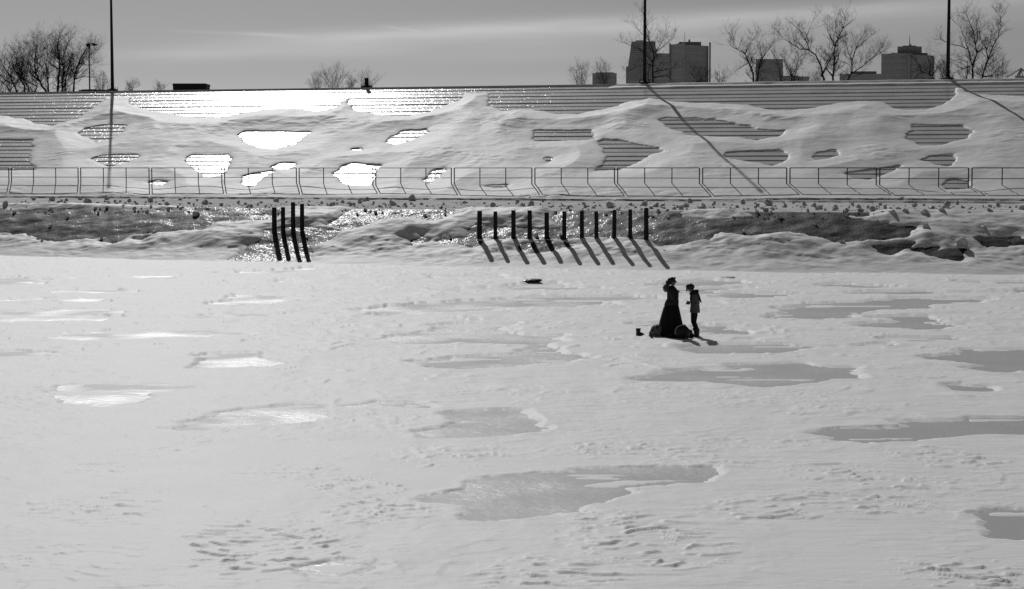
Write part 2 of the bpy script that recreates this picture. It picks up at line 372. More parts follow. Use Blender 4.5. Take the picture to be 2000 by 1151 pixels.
# sheet whose mesh gets finer towards the viewer
ys = np.concatenate([np.linspace(470, 1180, 520), np.linspace(1190, 1300, 14)])
yy = np.array([at_z(1000, p, 0)[1] for p in ys])[::-1]
uu = np.linspace(-0.335, 0.335, 1120)
Y = np.repeat(yy[:, None], len(uu), 1); X = Y * uu[None, :]
def field_height(X, Y):
    wx = X + 0.35 * perlin(X * 0.45, Y * 0.3, 3); wy = Y + 0.5 * perlin(X * 0.4, Y * 0.25, 4)
    sd = np.full(X.shape, 9.0)
    for L in ICE_PX:
        P = [at_z(px, py, 0.0)[:2] for px, py in L]
        sd = np.minimum(sd, poly_sd(X, Y, P))
    jag = 0.09 * fbm(X * 3.6, Y * 2.4, 13, 3) * (1 - smooth(26, 42, Y)) + (0.13 * fbm(X * 1.1, Y * 0.9, 11, 3) + 0.42 * fbm(X * 0.28, Y * 1.0, 12, 3)) * np.clip(Y / 45.0, 0.6, 1.4)
    sd = sd + jag
    big = 0.025 * fbm(X * 0.18, Y * 0.12, 21, 3)
    rough = np.zeros(X.shape)
    for cx, cy, hx, hy, st_ in ROUGH_PX:
        a = at_z(cx, cy, 0); b = at_z(cx + hx, cy, 0); c = at_z(cx, cy - hy, 0); d = at_z(cx, cy + hy, 0)
        r = ((X - a[0]) / (b[0] - a[0])) ** 2 + ((Y - a[1]) / (0.5 * (c[1] - d[1]))) ** 2
        rough = np.maximum(rough, st_ * (1 - smooth(0.15, 1.5, r + 0.5 * perlin(X * 0.7, Y * 0.35, 41))))
    rough = np.maximum(rough, 0.12 + 0.25 * smooth(0.0, 0.5, fbm(X * 0.12, Y * 0.1, 45, 2)))
    # wind-cut ridges: gentle on the far side, a sharp drop towards the viewer, broken into short lengths
    far = np.clip(Y / 34.0, 0.75, 2.4)
    def saw(k, seed, bend, mx, my, thr):
        ph = -Y * k + bend * fbm(X * 0.5, Y * 0.4, seed, 2) + 0.3 * (1 - 0.8 * smooth(28, 45, Y)) * perlin(X * 2.0, Y * 1.7, seed + 9)
        fr_ = ph - np.floor(ph); sw = np.where(fr_ < 0.86, (fr_ / 0.86) ** 1.6, (1 - fr_) / 0.14)
        return sw * smooth(thr, thr + 0.3, fbm(wx * mx, wy * my, seed + 20, 2))
    near = saw(2.8, 31, 2.4, 1.9, 2.9, 0.02) * 0.036 + saw(4.8, 37, 2.8, 2.6, 3.8, 0.02) * 0.022; mid = saw(1.25, 33, 2.0, 0.55, 1.0, 0.0) * 0.05
    w_n = 1 - smooth(34, 52, Y)
    ridge = near * w_n + mid * (1 - w_n)
    n2 = fbm(wx * 2.9, wy * 1.9, 35, 3, 0.5)
    h = 0.032 * far + big + rough * (ridge + 0.005 * n2 * (1 - 0.8 * smooth(28, 45, Y))) + 0.010 * fbm(X * 0.9, Y * 0.55, 61, 4) + 0.0055 * fbm(X * 0.5, Y * 2.1, 63, 3)
    sparse = saw(0.6, 73, 1.8, 0.45, 0.55, 0.10) * 0.04 + saw(1.4, 75, 1.6, 0.5, 0.9, 0.12) * 0.028
    h = h + sparse * (1 - 0.5 * rough) * (0.25 + 0.75 * smooth(30, 48, Y))
    edge = smooth(0.0, 0.45, sd)
    lip = np.exp(-((sd - 0.30) / 0.22) ** 2) * 0.008
    h = np.maximum(h, 0.016) * edge + lip * edge - 0.03 * (1 - edge)
    dust = smooth(0.56, 0.72, fbm(X * 0.25, Y * 0.9, 77, 3) + 0.22 * np.exp(-(sd / 0.35) ** 2) + 0.16 * smooth(42, 60, Y)) * 0.012 * (1 - smooth(0.0, 0.1, sd))
    h = np.where(sd < 0.1, np.maximum(h, dust - 0.003), h)
    return h
Z = field_height(X, Y)
fade = 1 - smooth(0.318, 0.334, np.abs(uu))[None, :]
Z = Z * fade + 0.05 * (1 - fade)
Z[0, :] = Z[0, :] * 0 + 0.05
e = 0.335; y0, y1 = yy[0], yy[-1]
Z[-1, :] = 0.05
ev = [(-500, -300, .05), (500, -300, .05), (500, y0, .05), (e * y0, y0, .05), (-e * y0, y0, .05), (-500, y0, .05), (-e * y1, y1, .05), (-500, y1, .05), (e * y1, y1, .05), (500, y1, .05)]
snow_me = grid_mesh('snow_field', X, Y, Z, (ev, [(0, 1, 2, 5), (4, 6, 7, 5), (3, 2, 9, 8), (5, 2, 3, 4)][:3]))
tag(link('snow_field', snow_me, 'snow'), 'wind-carved snow lying over the frozen basin', 'snow', kind='structure')

# ------------------------------------------------------------------ quay bank: dirty ice below, drifted snow on top
S0, S1 = -76.0, 16.0
def bank_ground(s, t):
    x, y = st2xy(s, t); d = t - foot(s)
    h = bank_base(s, t)
    face = smooth(0.6, 2.0, d) * (1 - smooth(6.3, 7.5, d))
    h = h + face * (0.07 * fbm(s * 0.7, t * 0.9, 81, 4) + 0.03 * np.abs(perlin(s * 3.1, t * 4.0, 85)))
    return h - 0.10 * smooth(7.1, 8.1, d)
ss = np.arange(S0, S1, 0.17); tt = np.concatenate([np.arange(81.0, 94.0, 0.11), np.arange(94.0, 117.5, 0.6)])
S_, T_ = np.meshgrid(ss, tt); Xb, Yb = st2xy(S_, T_)
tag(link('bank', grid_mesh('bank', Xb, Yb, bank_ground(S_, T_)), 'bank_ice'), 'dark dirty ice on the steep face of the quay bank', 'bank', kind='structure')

BANK_PX = [
    [(-60, 412), (60, 412), (180, 408), (300, 411), (370, 420), (430, 428), (400, 447), (330, 450), (300, 456), (250, 458), (200, 462), (120, 470), (90, 470), (70, 462), (50, 455), (0, 452), (-60, 455)],
    [(330, 408), (470, 404), (540, 408), (545, 424), (500, 430), (430, 432), (400, 440)],
    [(455, 508), (470, 488), (520, 470), (520, 450), (600, 446), (660, 455), (640, 472), (605, 482), (600, 510), (500, 512)],
    [(640, 440), (690, 412), (790, 404), (880, 408), (885, 420), (840, 432), (800, 424), (740, 430), (680, 448)],
    [(800, 470), (828, 462), (838, 468), (810, 477)], [(855, 472), (900, 468), (938, 472), (930, 479), (870, 479)],
    [(200, 470), (225, 462), (245, 465), (225, 475)], [(262, 466), (290, 464), (280, 470)],
    [(918, 463), (915, 452), (935, 444), (1000, 446), (1060, 450), (1098, 440), (1075, 428), (1090, 414), (1150, 408), (1180, 409), (1310, 409), (1330, 424), (1400, 431), (1470, 428), (1500, 412), (1600, 412),
     (1650, 424), (1720, 438), (1785, 445), (1770, 461), (1690, 470), (1640, 470), (1590, 460), (1540, 452), (1470, 460), (1405, 453), (1385, 466), (1320, 475), (1290, 478), (1270, 466), (1180, 462), (1100, 464), (1000, 464)],
    [(1705, 482), (1780, 475), (1770, 486), (1738, 494)], [(1812, 496), (1880, 488), (1874, 506), (1830, 505)], [(1905, 465), (1990, 464), (2010, 478), (1930, 480)],
    [(1780, 488), (1830, 485), (1820, 494)], [(1020, 480), (1060, 474), (1110, 474), (1120, 478), (1040, 494), (1020, 490)], [(1560, 410), (1700, 412), (1690, 420), (1600, 420)],
]
BP = [[hit(*p)[:2] for p in L] for L in BANK_PX]
ss = np.arange(S0, S1, 0.125); tt = np.concatenate([np.arange(81.2, 93.2, 0.075), np.arange(93.3, 113.5, 0.45), np.arange(113.6, 117.6, 0.1)])
S_, T_ = np.meshgrid(ss, tt); Xb, Yb = st2xy(S_, T_)
sd = np.full(S_.shape, 9.0)
for P in BP: sd = np.minimum(sd, poly_sd(S_, T_, P))
sd = sd + 0.16 * fbm(S_ * 1.1, T_ * 1.6, 91, 4)
D_ = T_ - foot(S_)
thick = 0.13 + 0.07 * fbm(S_ * 0.2, T_ * 0.3, 93, 2) + 0.018 * fbm(S_ * 0.9, T_ * 1.4, 95, 3)
face = smooth(0.4, 1.6, D_) * (1 - smooth(6.5, 7.7, D_))
carve = smooth(0.05, 0.16, fbm(S_ * 1.4 + T_ * 0.8, T_ * 2.4, 97, 3)) * 0.026 * smooth(-0.1, 0.25, fbm(S_ * 0.25, T_ * 0.5, 99, 2))
thick = np.maximum(thick + carve, 0.06)
def mound(px, py, rs, rt, hgt):
    s, t, _ = hit(px, py); return hgt * np.exp(-((S_ - s) / rs) ** 2 - ((T_ - t) / rt) ** 2)
thick = thick + mound(780, 455, 3.2, 2.0, 0.14) + mound(850, 440, 2.0, 1.4, 0.04) + mound(1000, 425, 2.2, 0.8, 0.10) + mound(1520, 478, 2.5, 1.2, 0.14) + mound(600, 432, 1.4, 0.8, 0.12) + mound(240, 480, 2.5, 0.9, 0.15) + mound(420, 470, 1.8, 0.9, 0.2) + mound(1900, 450, 2.5, 1.4, 0.06)
e_ = 0.35 * smooth(0.0, 0.2, sd) + 0.65 * smooth(0.0, 1.0, sd)
Zs = bank_ground(S_, T_) + thick * e_ * smooth(-0.8, 1.0, D_) - 0.05 * (1 - e_)
Zs = np.where(D_ < 0.3, bank_ground(S_, T_) * 1.0 + (thick * e_ * smooth(-0.8, 1.0, D_)) - 0.03 * (1 - smooth(-1.0, 0.2, D_)), Zs)
# ploughed promenade and the cut edge where the stand's snow begins
prom = smooth(7.0, 8.2, D_)
Zp = 2.66 + 0.02 * fbm(S_ * 0.5, T_ * 0.5, 101, 3)
wig = 0.55 * fbm(S_ * 0.16, S_ * 0.02, 103, 3) + 0.25 * perlin(S_ * 1.1, T_ * 0.3, 104)
right = smooth(-22, -14, S_)
cutz = 0.17 * smooth(T_CUT - 0.05, T_CUT + 0.12, T_ + 0.25 * wig) + 0.13 * right * smooth(T_CUT - 1.6, T_CUT - 1.45, T_ + wig)
up = np.maximum(0, stand_snow_line(T_) - 2.62 - 0.30) * smooth(T_CUT, T_CUT + 0.6, T_)
Zs = Zs * (1 - prom) + (Zp + cutz + up) * prom
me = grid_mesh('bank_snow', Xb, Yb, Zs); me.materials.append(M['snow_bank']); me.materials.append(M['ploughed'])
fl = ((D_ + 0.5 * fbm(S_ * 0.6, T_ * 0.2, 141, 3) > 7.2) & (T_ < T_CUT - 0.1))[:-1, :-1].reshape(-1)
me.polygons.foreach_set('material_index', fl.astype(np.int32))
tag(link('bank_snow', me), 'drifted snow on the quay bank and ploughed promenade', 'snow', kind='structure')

# ------------------------------------------------------------------ stepped stand, one object per tier
stand = empty('grandstand', (*st2xy(-25, T_RIDGE), 2.6))
tag(stand, 'long stepped stand of icy grey tiers half buried in snow, behind the railing', 'grandstand')
SA, SB = -118.0, 35.0
RISE = 0.349 * ROW_D; TILT = math.tan(math.radians(16.6)) * ROW_D
inv = Matrix.Translation(-Vector(stand.location))
rnd = random.Random(4)
for i in range(ROWS):
    t0 = T_ROW0 + i * ROW_D; z0 = stand_line(t0) + rnd.uniform(-0.012, 0.012); rise = RISE - TILT
    mb = MB(); n = 60; rs = []
    for k in range(n + 1):
        s = SA + (SB - SA) * k / n; w = rnd.uniform(-0.006, 0.006)
        prof = [(t0 - 0.05, z0 - 0.45), (t0, z0 - rise - 0.05), (t0 - 0.02, z0 - 0.015 + w), (t0 + 0.03, z0 + w), (t0 + ROW_D + 0.06, z0 + TILT + w * 0.5), (t0 + ROW_D + 0.06, z0 - 0.45)]
        rs.append([Vector((*st2xy(s, a), b)) - Vector(stand.location) for a, b in prof])
    mb.rings(rs); mb.build('tier', 'step', stand)
mb = MB(); rs = []
for k in range(2):
    s = SA if k == 0 else SB
    prof = [(T_RIDGE - 0.05, 11.0), (T_RIDGE - 0.05, stand_line(T_RIDGE) + 0.06), (T_RIDGE + 1.6, stand_line(T_RIDGE) + 0.10), (T_RIDGE + 1.6, 11.0)]
    rs.append([Vector((*st2xy(s, a), b)) - Vector(stand.location) for a, b in prof])
mb.rings(rs); mb.build('top_ledge', 'step', stand)

HOLES_PX = [
    [(-60, 170), (205, 174), (203, 190), (190, 203), (150, 228), (100, 242), (75, 240), (50, 228), (0, 222), (-60, 222)],
    [(250, 183), (400, 172), (660, 168), (690, 180), (650, 209), (610, 214), (580, 208), (520, 209), (470, 218), (430, 226), (380, 225), (290, 213), (255, 200)],
    [(690, 168), (905, 166), (905, 188), (860, 208), (800, 222), (740, 222), (700, 213), (680, 198)],
    [(958, 164), (1500, 158), (1866, 153), (1864, 183), (1850, 195), (1810, 209), (1775, 211), (1750, 207), (1720, 196), (1690, 194), (1650, 197), (1600, 206), (1545, 213), (1510, 210), (1460, 202), (1400, 199), (1330, 195),
     (1270, 189), (1230, 195), (1180, 210), (1130, 218), (1090, 218), (1060, 213), (1020, 208), (985, 212), (958, 203)],
    [(1885, 152), (2060, 148), (2060, 187), (2000, 184), (1920, 180), (1885, 176)],
    [(-60, 268), (60, 269), (62, 285), (57, 300), (66, 327), (-60, 330)],
    [(155, 255), (165, 247), (185, 243), (215, 238), (245, 242), (235, 255), (215, 268), (190, 273), (165, 263)],
    [(180, 305), (200, 299), (265, 297), (270, 302), (245, 313), (215, 318), (190, 312)],
    [(465, 260), (480, 253), (605, 253), (595, 262), (570, 280), (540, 286), (505, 283), (475, 270)],
    [(362, 305), (375, 298), (440, 298), (450, 305), (442, 325), (440, 335), (405, 340), (380, 325), (370, 315)],
    [(478, 338), (490, 333), (530, 330), (510, 345), (490, 358), (478, 352)], [(528, 322), (550, 312), (578, 313), (560, 325)],
    [(654, 333), (670, 320), (690, 313), (740, 318), (735, 330), (725, 345), (722, 357), (680, 355), (665, 345)],
    [(752, 275), (765, 262), (790, 252), (838, 246), (835, 255), (800, 270), (770, 280)],
    [(828, 347), (845, 328), (870, 321), (862, 336), (840, 353)],
    [(1043, 250), (1155, 250), (1160, 262), (1172, 268), (1060, 271), (1045, 268)],
    [(1168, 271), (1180, 266), (1230, 274), (1285, 283), (1292, 290), (1265, 300), (1240, 315), (1210, 325), (1162, 328), (1180, 318), (1185, 300), (1180, 285)],
    [(1285, 230), (1300, 226), (1410, 231), (1480, 246), (1533, 250), (1515, 262), (1480, 268), (1440, 263), (1400, 262), (1340, 258), (1310, 248)],
    [(1410, 291), (1520, 289), (1540, 300), (1530, 312), (1510, 318), (1480, 312), (1440, 308), (1420, 302)],
    [(1598, 291), (1630, 289), (1640, 298), (1620, 305), (1590, 308)], [(1655, 333), (1700, 325), (1757, 319), (1735, 332), (1700, 343), (1670, 342)],
    [(1768, 266), (1785, 240), (1880, 240), (1897, 252), (1885, 265), (1840, 277), (1800, 277)], [(1797, 308), (1815, 298), (1860, 297), (1872, 308), (1850, 318), (1820, 312)],
    [(1838, 356), (1860, 345), (1890, 348), (1897, 360), (1850, 363)], [(290, 351), (308, 345), (327, 350), (315, 357)], [(684, 285), (705, 284), (706, 289), (686, 289)], [(935, 356), (990, 355), (990, 360), (940, 360)],
    [(1060, 300), (1085, 302), (1070, 312)],
]
ss = np.arange(SA + 30, SB - 15, 0.125); tt = np.arange(T_CUT + 0.25, T_RIDGE + 0.9, 0.105)
S_, T_ = np.meshgrid(ss, tt); Xb, Yb = st2xy(S_, T_)
sd = np.full(S_.shape, 9.0)
for L in HOLES_PX: sd = np.minimum(sd, poly_sd(S_, T_, [hit(*p)[:2] for p in L]))
sd = np.minimum(sd, (T_RIDGE - 1.75 + 0.2 * fbm(S_ * 0.3, S_ * 0, 5, 3)) - T_)
row = (T_ - T_ROW0) / ROW_D
sd = sd + 0.22 * fbm(S_ * 0.5, T_ * 0.8, 111, 4) + 0.12 * perlin(S_ * 0.2, np.floor(row) * 3.7, 113)
thick = 0.20 + 0.08 * fbm(S_ * 0.12, T_ * 0.16, 115, 2) + 0.02 * fbm(S_ * 0.9, T_ * 1.2, 117, 4)
rip = smooth(0.04, 0.13, fbm(S_ * 0.8, T_ * 1.9, 119, 3)) * smooth(0.0, 0.35, fbm(S_ * 0.14, T_ * 0.3, 121, 2)) * 0.035 + 0.006 * fbm(S_ * 0.5, T_ * 2.6, 123, 3)
thick = np.maximum(thick + rip, 0.15)
near_f = np.exp(-((T_ - 119.1) / 1.6) ** 2)
thick = thick * (1 - near_f) + 0.22 * near_f
dune = np.exp(-((sd - 2.6) / 1.6) ** 2) * 0.16 * smooth(128, 133, T_)
e_ = 0.16 * smooth(0.0, 0.6, sd) + 0.84 * smooth(0.0, 3.0, sd); low = smooth(T_CUT, T_CUT + 1.0, T_)
Zs = stand_line(T_) + 0.03 + (thick + dune) * e_ - 0.22 * (1 - smooth(-0.15, 0.12, sd)) - 0.12 * (1 - low)
s_lo = xy2st(*at_t(1050, 165, T_RIDGE)[:2])[0]
t_top = T_RIDGE - ROW_D
cap = stand_line(t_top) + np.clip(T_ - t_top, 0, ROW_D) * math.tan(math.radians(16.6)) + (RISE - TILT + 0.06) * smooth(T_RIDGE - 0.25, T_RIDGE - 0.1, T_) + 0.045 + 0.02 * fbm(S_ * 0.6, T_ * 1.5, 131, 3)
on = smooth(t_top + 0.02, t_top + 0.12, T_) * smooth(s_lo - 4, s_lo + 12, S_ + 5 * perlin(S_ * 0.3, S_ * 0, 133))
Zs = Zs * (1 - on) + np.maximum(Zs, cap) * on
tag(link('stand_snow', grid_mesh('stand_snow', Xb, Yb, Zs), 'snow_bank'), 'smooth snow drifts draped over the tiers of the stand', 'snow', kind='structure')
SNOW_S, SNOW_T, SNOW_Z = ss, tt, Zs
def snow_z(s, t):
    i = int(np.clip((t - tt[0]) / 0.105, 0, len(tt) - 1)); j = int(np.clip((s - ss[0]) / 0.125, 0, len(ss) - 1)); return float(SNOW_Z[i, j])

# park ground behind the ridge, out to the horizon
GZ = 11.2
mb = MB(); P = []
for s, t, z in ((-90, T_RIDGE + 1.2, GZ), (40, T_RIDGE + 1.2, GZ), (60, 300, GZ - 1), (-110, 300, GZ - 1), (2500, 300, GZ - 1), (2500, 6000, 4), (-2500, 6000, 4), (-2500, 300, GZ - 1), (40, 60, 2.0), (-90, 60, 2.0)):
    P.append((*st2xy(s, t), z))
mb.v = P; mb.f = [(0, 1, 2, 3), (3, 2, 5, 6), (2, 4, 5), (7, 3, 6)]
tag(mb.build('terrain', 'terrain'), 'snow-covered park ground beyond the ridge', 'ground', kind='structure')

# ------------------------------------------------------------------ railing panels
X_L = [24.4, 159.3, 298.4, 439.5, 584.7, 734.9, 887.3, 1044.9, 1206.4, 1372, 1542.3, 1717.2, 1896.7]
T_F = 119.1
PITCH_F = 5.83
p8 = at_t(1206.4, 345, T_F); s8 = xy2st(p8[0], p8[1])[0]
LEN_F = PITCH_F - 0.22
def railing(name, label):
    r = empty(name, (0, 0, 0)); tag(r, label, 'railing', 'railing panels along the foot of the stand')
    for k in range(4):
        x = LEN_F * k / 3
        MB().tube([(x, 0, -0.35), (x, 0, 1.045)], 0.040 if k in (0, 3) else 0.034, 8).build('post', 'rail', r)
    MB().tube([(-0.005, 0, 1.045), (LEN_F + 0.005, 0, 1.045)], 0.031, 8).build('top_rail', 'rail', r)
    MB().tube([(0, 0, 0.36), (LEN_F, 0, 0.36)], 0.024, 8).build('lower_rail', 'rail', r)
    return r
def copy_tree(o, parent=None):
    c = o.copy(); COL.objects.link(c); c.parent = parent
    for ch in o.children: copy_tree(ch, c)
    return c
fence0 = None
N0 = -1
for k in range(N0, 13):
    i = k - N0
    lab = 'thin steel railing panel, %s from the left along the foot of the snowy stand' % ordinal(i)
    if fence0 is None: fence0 = r = railing('railing_panel', lab)
    else: r = copy_tree(fence0); r['label'] = lab
    s = s8 + (k - 8) * PITCH_F
    x, y = st2xy(s, T_F); r.location = (x, y, 3.80); r.rotation_euler = (0, 0, -TH)

# ------------------------------------------------------------------ tall poles on the ridge
def ridge_pt(px, dt=0.45):
    p = at_t(px, 165, T_RIDGE + dt); return p[0], p[1], stand_line(T_RIDGE) + 0.10
def pole(px, label, height, name='light_pole', r0=0.15, r1=0.075, lean=0.0):
    x, y, z = ridge_pt(px); e = empty(name, (x, y, z), -TH); tag(e, label, 'pole', 'tall dark poles on the ridge' if height > 3 else None)
    MB().tube([(0, 0, 0.1), (0, 0, height * 0.5), (0, 0, height)], [r0, (r0 + r1) / 2, r1], 14).build('shaft', 'steel', e, True)
    MB().loft([(0, 0, -0.1, 0.50, 0.42), (0, 0, 0.09, 0.50, 0.42), (0, 0, 0.14, 0.40, 0.34), (0, 0, 0.2, 0.24, 0.24)], 16).build('base_plate', 'steel', e)
    for sx_ in (-0.38, 0.38):
        for sy_ in (-0.3, 0.3):
            MB().tube([(sx_, sy_ * 0.7, 0.05), (sx_, sy_ * 0.7, 0.34)], 0.025, 6).build('anchor_bolt', 'steel', e)
    if height > 3:
        MB().loft([(0, 0, height, 0.12, 0.12), (0, 0, height + 0.1, 0.16, 0.16), (0, 0, height + 0.3, 0.1, 0.1)], 12).build('pole_cap', 'steel', e)
    return e
pole(219.5, 'tall dark steel pole at left, beside the bare tree clump', 11.6)
pole(1259, 'tall dark steel pole in front of the skyscraper with sloping side', 11.8)
pole(1851, 'tall dark steel pole beside the rightmost bare tree', 11.8)
st_ = pole(716, 'short dark stump of a cut pole on its base plate', 0.78, 'pole_stump', 0.17, 0.17)
# low dark plank line at the ridge left
# ------------------------------------------------------------------ timber piles
def pile(px, py_base, py_top, t_off, label, group, k):
    d = ray(px, py_base); lo, hi_ = 80.0, 95.0
    for _ in range(40):
        m = (lo + hi_) / 2; kk = m / (d[0] * ST + d[1] * CT); s = xy2st(d[0] * kk, d[1] * kk)[0]
        if m - float(foot(s)) > t_off: hi_ = m
        else: lo = m
    p = at_t(px, py_base, lo); q = at_y(px, py_top, p[1]); hgt = q[2] - p[2]
    rr = random.Random(k * 7 + int(px))
    e = empty('timber_pile', (p[0], p[1], p[2]), -TH + rr.uniform(-0.15, 0.15)); tag(e, label, 'post', group)
    w = 0.092 + rr.uniform(-0.008, 0.008); lx = rr.uniform(-0.012, 0.012)
    sq = lambda z, g, dx: [(dx - g, -g, z), (dx + g, -g, z), (dx + g, g, z), (dx - g, g, z)]
    b = MB().rings([sq(-1.2, w, 0), sq(0, w * 1.02, 0), sq(hgt * 0.5, w * 0.99, lx * 0.5), sq(hgt, w * 0.97, lx)]).build('timber', 'wood', e, bevel=0.012)
    MB().rings([sq(hgt + 0.001, w * 0.93, lx), sq(hgt + 0.02, w * 0.85, lx)]).build('worn_top', 'wood', e)
    return e
X11 = [936.5, 967.5, 1003, 1034.5, 1068, 1102, 1136.5, 1165, 1199.6, 1231, 1262]
B11 = [464, 464.5, 467, 467, 467, 466.5, 467, 467, 467, 467, 467]
T11 = [413, 414, 412, 412, 416, 414, 413, 414, 411, 410, 407]
for i in range(11):
    pile(X11[i], B11[i], T11[i], 3.7, 'dark timber pile, %s from the left of the eleven on the bank' % ordinal(i), 'row of eleven timber piles', i)
for i, (x, b, t) in enumerate(((536, 455, 406), (553, 454.5, 405.5), (572.5, 454, 396), (590, 455, 399))):
    pile(x, b, t, 3.9, 'dark timber pile, %s from the left of the four on the bank' % ordinal(i), 'row of four timber piles', 20 + i)

# ------------------------------------------------------------------ snow chunks and rubble
CH = [(10, 402, 11), (65, 392, 9), (103, 393, 12), (157, 391, 9), (170, 399, 15), (209, 391, 11), (253, 395, 8), (293, 395, 13), (327, 404, 11), (400, 400, 13), (433, 403, 8), (385, 393, 6), (466, 398, 7), (479, 401, 7), (540, 395, 11), (610, 404, 6),
      (647, 405, 10), (669, 397, 8), (684, 403, 10), (703, 398, 9), (717, 393, 10), (730, 398, 6), (713, 412, 6), (733, 416, 6), (767, 402, 13), (805, 393, 15), (753, 402, 6), (962, 404, 10), (1037, 405, 13), (1060, 395, 6), (1140, 400, 7), (1192, 407, 18),
      (1230, 402, 8), (1260, 402, 13), (1281, 405, 11), (1295, 403, 8), (1317, 410, 8), (1340, 405, 11), (1348, 397, 11), (1370, 409, 17), (1433, 414, 8), (1450, 399, 11), (1480, 405, 9), (1500, 402, 19), (1495, 414, 12), (1532, 406, 10), (1570, 402, 8),
      (1589, 404, 10), (1633, 409, 12), (1652, 415, 11), (1681, 415, 10), (1703, 413, 14), (1742, 421, 17), (1768, 418, 14), (1806, 421, 16), (1820, 415, 15), (1842, 419, 15), (1848, 405, 13), (1759, 394, 13), (1893, 420, 11), (1897, 410, 9), (1933, 417, 12),
      (1997, 412, 12), (1880, 481, 22), (1920, 449, 12), (1810, 449, 14), (1537, 459, 8), (383, 421, 13), (115, 398, 8), (225, 396, 7), (1010, 397, 8), (1110, 408, 7), (905, 398, 7), (1395, 400, 7), (1550, 398, 7), (1665, 402, 8), (1720, 402, 8), (1785, 405, 9), (1870, 400, 8), (1950, 405, 9), (1975, 418, 9)]
CH.sort()
chunk_meshes = []
def ico_pts():
    import bmesh
    bm = bmesh.new(); bmesh.ops.create_icosphere(bm, subdivisions=2, radius=1.0)
    v = [x.co.copy() for x in bm.verts]; f = [tuple(y.index for y in x.verts) for x in bm.faces]; bm.free(); return v, f
IV, IF = ico_pts()
def lumpy(seed, amp=0.45, freq=1.1, cuts=6, squash=(1, 1, 1)):
    r = random.Random(seed); off = Vector((r.uniform(0, 50), r.uniform(0, 50), r.uniform(0, 50)))
    planes = []
    for _ in range(cuts):
        n = Vector((r.gauss(0, 1), r.gauss(0, 1), r.gauss(0, 1))).normalized(); planes.append((n, r.uniform(0.5, 0.85)))
    mb = MB()
    for v in IV:
        p = v * (1 + amp * mnoise.noise(v * freq + off) + 0.2 * mnoise.noise(v * 3.3 + off))
        for n, d in planes:
            k = p.dot(n)
            if k > d: p = p - n * (k - d)
        mb.v.append((p.x * squash[0], p.y * squash[1], p.z * squash[2]))
    mb.f = list(IF); return mb
for k in range(12): 
    me = lumpy(50 + k).mesh('snow_chunk'); me.materials.append(M['chunk']); chunk_meshes.append(me)
def bank_z(px, py):
    s, t, z = hit(px, py)
    d = t - float(foot(s))
    if 7.3 < d and t < T_CUT: z = 2.67
    return s, t, z
rr = random.Random(9)
def near_word(x):
    return 'left' if x < 666 else ('middle' if x < 1333 else 'right')
seen_n = {}
for i, (px, py, sz) in enumerate(CH):
    s, t, z = bank_z(px, py); x, y = st2xy(s, t); r = sz * y / F * 0.55
    o = bpy.data.objects.new('snow_chunk', chunk_meshes[i % 12]); COL.objects.link(o)
    o.location = (x, y, z + r * 0.55); o.rotation_euler = (rr.uniform(0, 6), rr.uniform(0, 6), rr.uniform(0, 6)); o.scale = (r * 1.05, r, r * 1.05)
    size = 'large' if sz >= 15 else ('mid-sized' if sz >= 10 else 'small')
    n = seen_n.get(size, 0); seen_n[size] = n + 1
    tag(o, '%s frozen snow chunk on the quay edge, %s from the left among the %s chunks' % (size, ordinal(n), size), 'snow chunk', 'ploughed snow chunks along the quay edge')
mb = MB()
lo_v = [lumpy(90 + k) for k in range(3)]
TET = [(1, 1, 1), (-1, -1, 1), (-1, 1, -1), (1, -1, -1), (0.2, -1.2, 0.3), (-0.4, 0.3, 1.3)]
for k in range(1000):
    px = rr.uniform(-20, 2020); u = rr.random()
    py = rr.gauss(404, 5) if u < 0.7 else (rr.uniform(405, 425) if u < 0.92 else rr.uniform(425, 500))
    py += (px - 1000) * 0.006
    if py < 386: continue
    s, t, z = bank_z(px, py); x, y = st2xy(s, t); r = abs(rr.gauss(0, 0.05)) + 0.015
    a = rr.uniform(0, 6.3); b = len(mb.v); ca, sa = math.cos(a), math.sin(a)
    n = 6
    for j in range(n):
        q = 2 * math.pi * j / n; g = r * rr.uniform(0.6, 1.2)
        mb.v.append((x + g * math.cos(q), y + g * math.sin(q), z - 0.02))
    for j in range(n):
        q = 2 * math.pi * j / n; g = r * rr.uniform(0.4, 1.0)
        mb.v.append((x + g * math.cos(q), y + g * math.sin(q), z + r * rr.uniform(0.5, 1.4)))
    for j in range(n): mb.f.append((b + j, b + (j + 1) % n, b + n + (j + 1) % n, b + n + j))
    mb.f.append(tuple(b + n + j for j in range(n)))
tag(mb.build('snow_rubble', 'chunk'), 'small crumbs of ploughed snow scattered along the quay edge', 'snow rubble', kind='stuff')
# slabs on the ice
p = at_z(1037, 552.5, 0.03); e = lumpy(3, 0.25, 0.8, 3, (0.46, 0.22, 0.10)).build('ice_slab', 'bank_ice'); e.location = (p[0], p[1], 0.10); e.rotation_euler = (0.12, -0.10, -0.1)
tag(e, 'long dark slab of broken ice lying flat on the frozen basin', 'ice slab')
p = at_z(1424, 545, 0.03); e = lumpy(5, 0.5, 1.3, 3, (0.36, 0.2, 0.05)).build('snow_clod', 'chunk'); e.location = (p[0], p[1], 0.09)
tag(e, 'flat broken snow clod on the ice beyond the two people', 'snow clod')

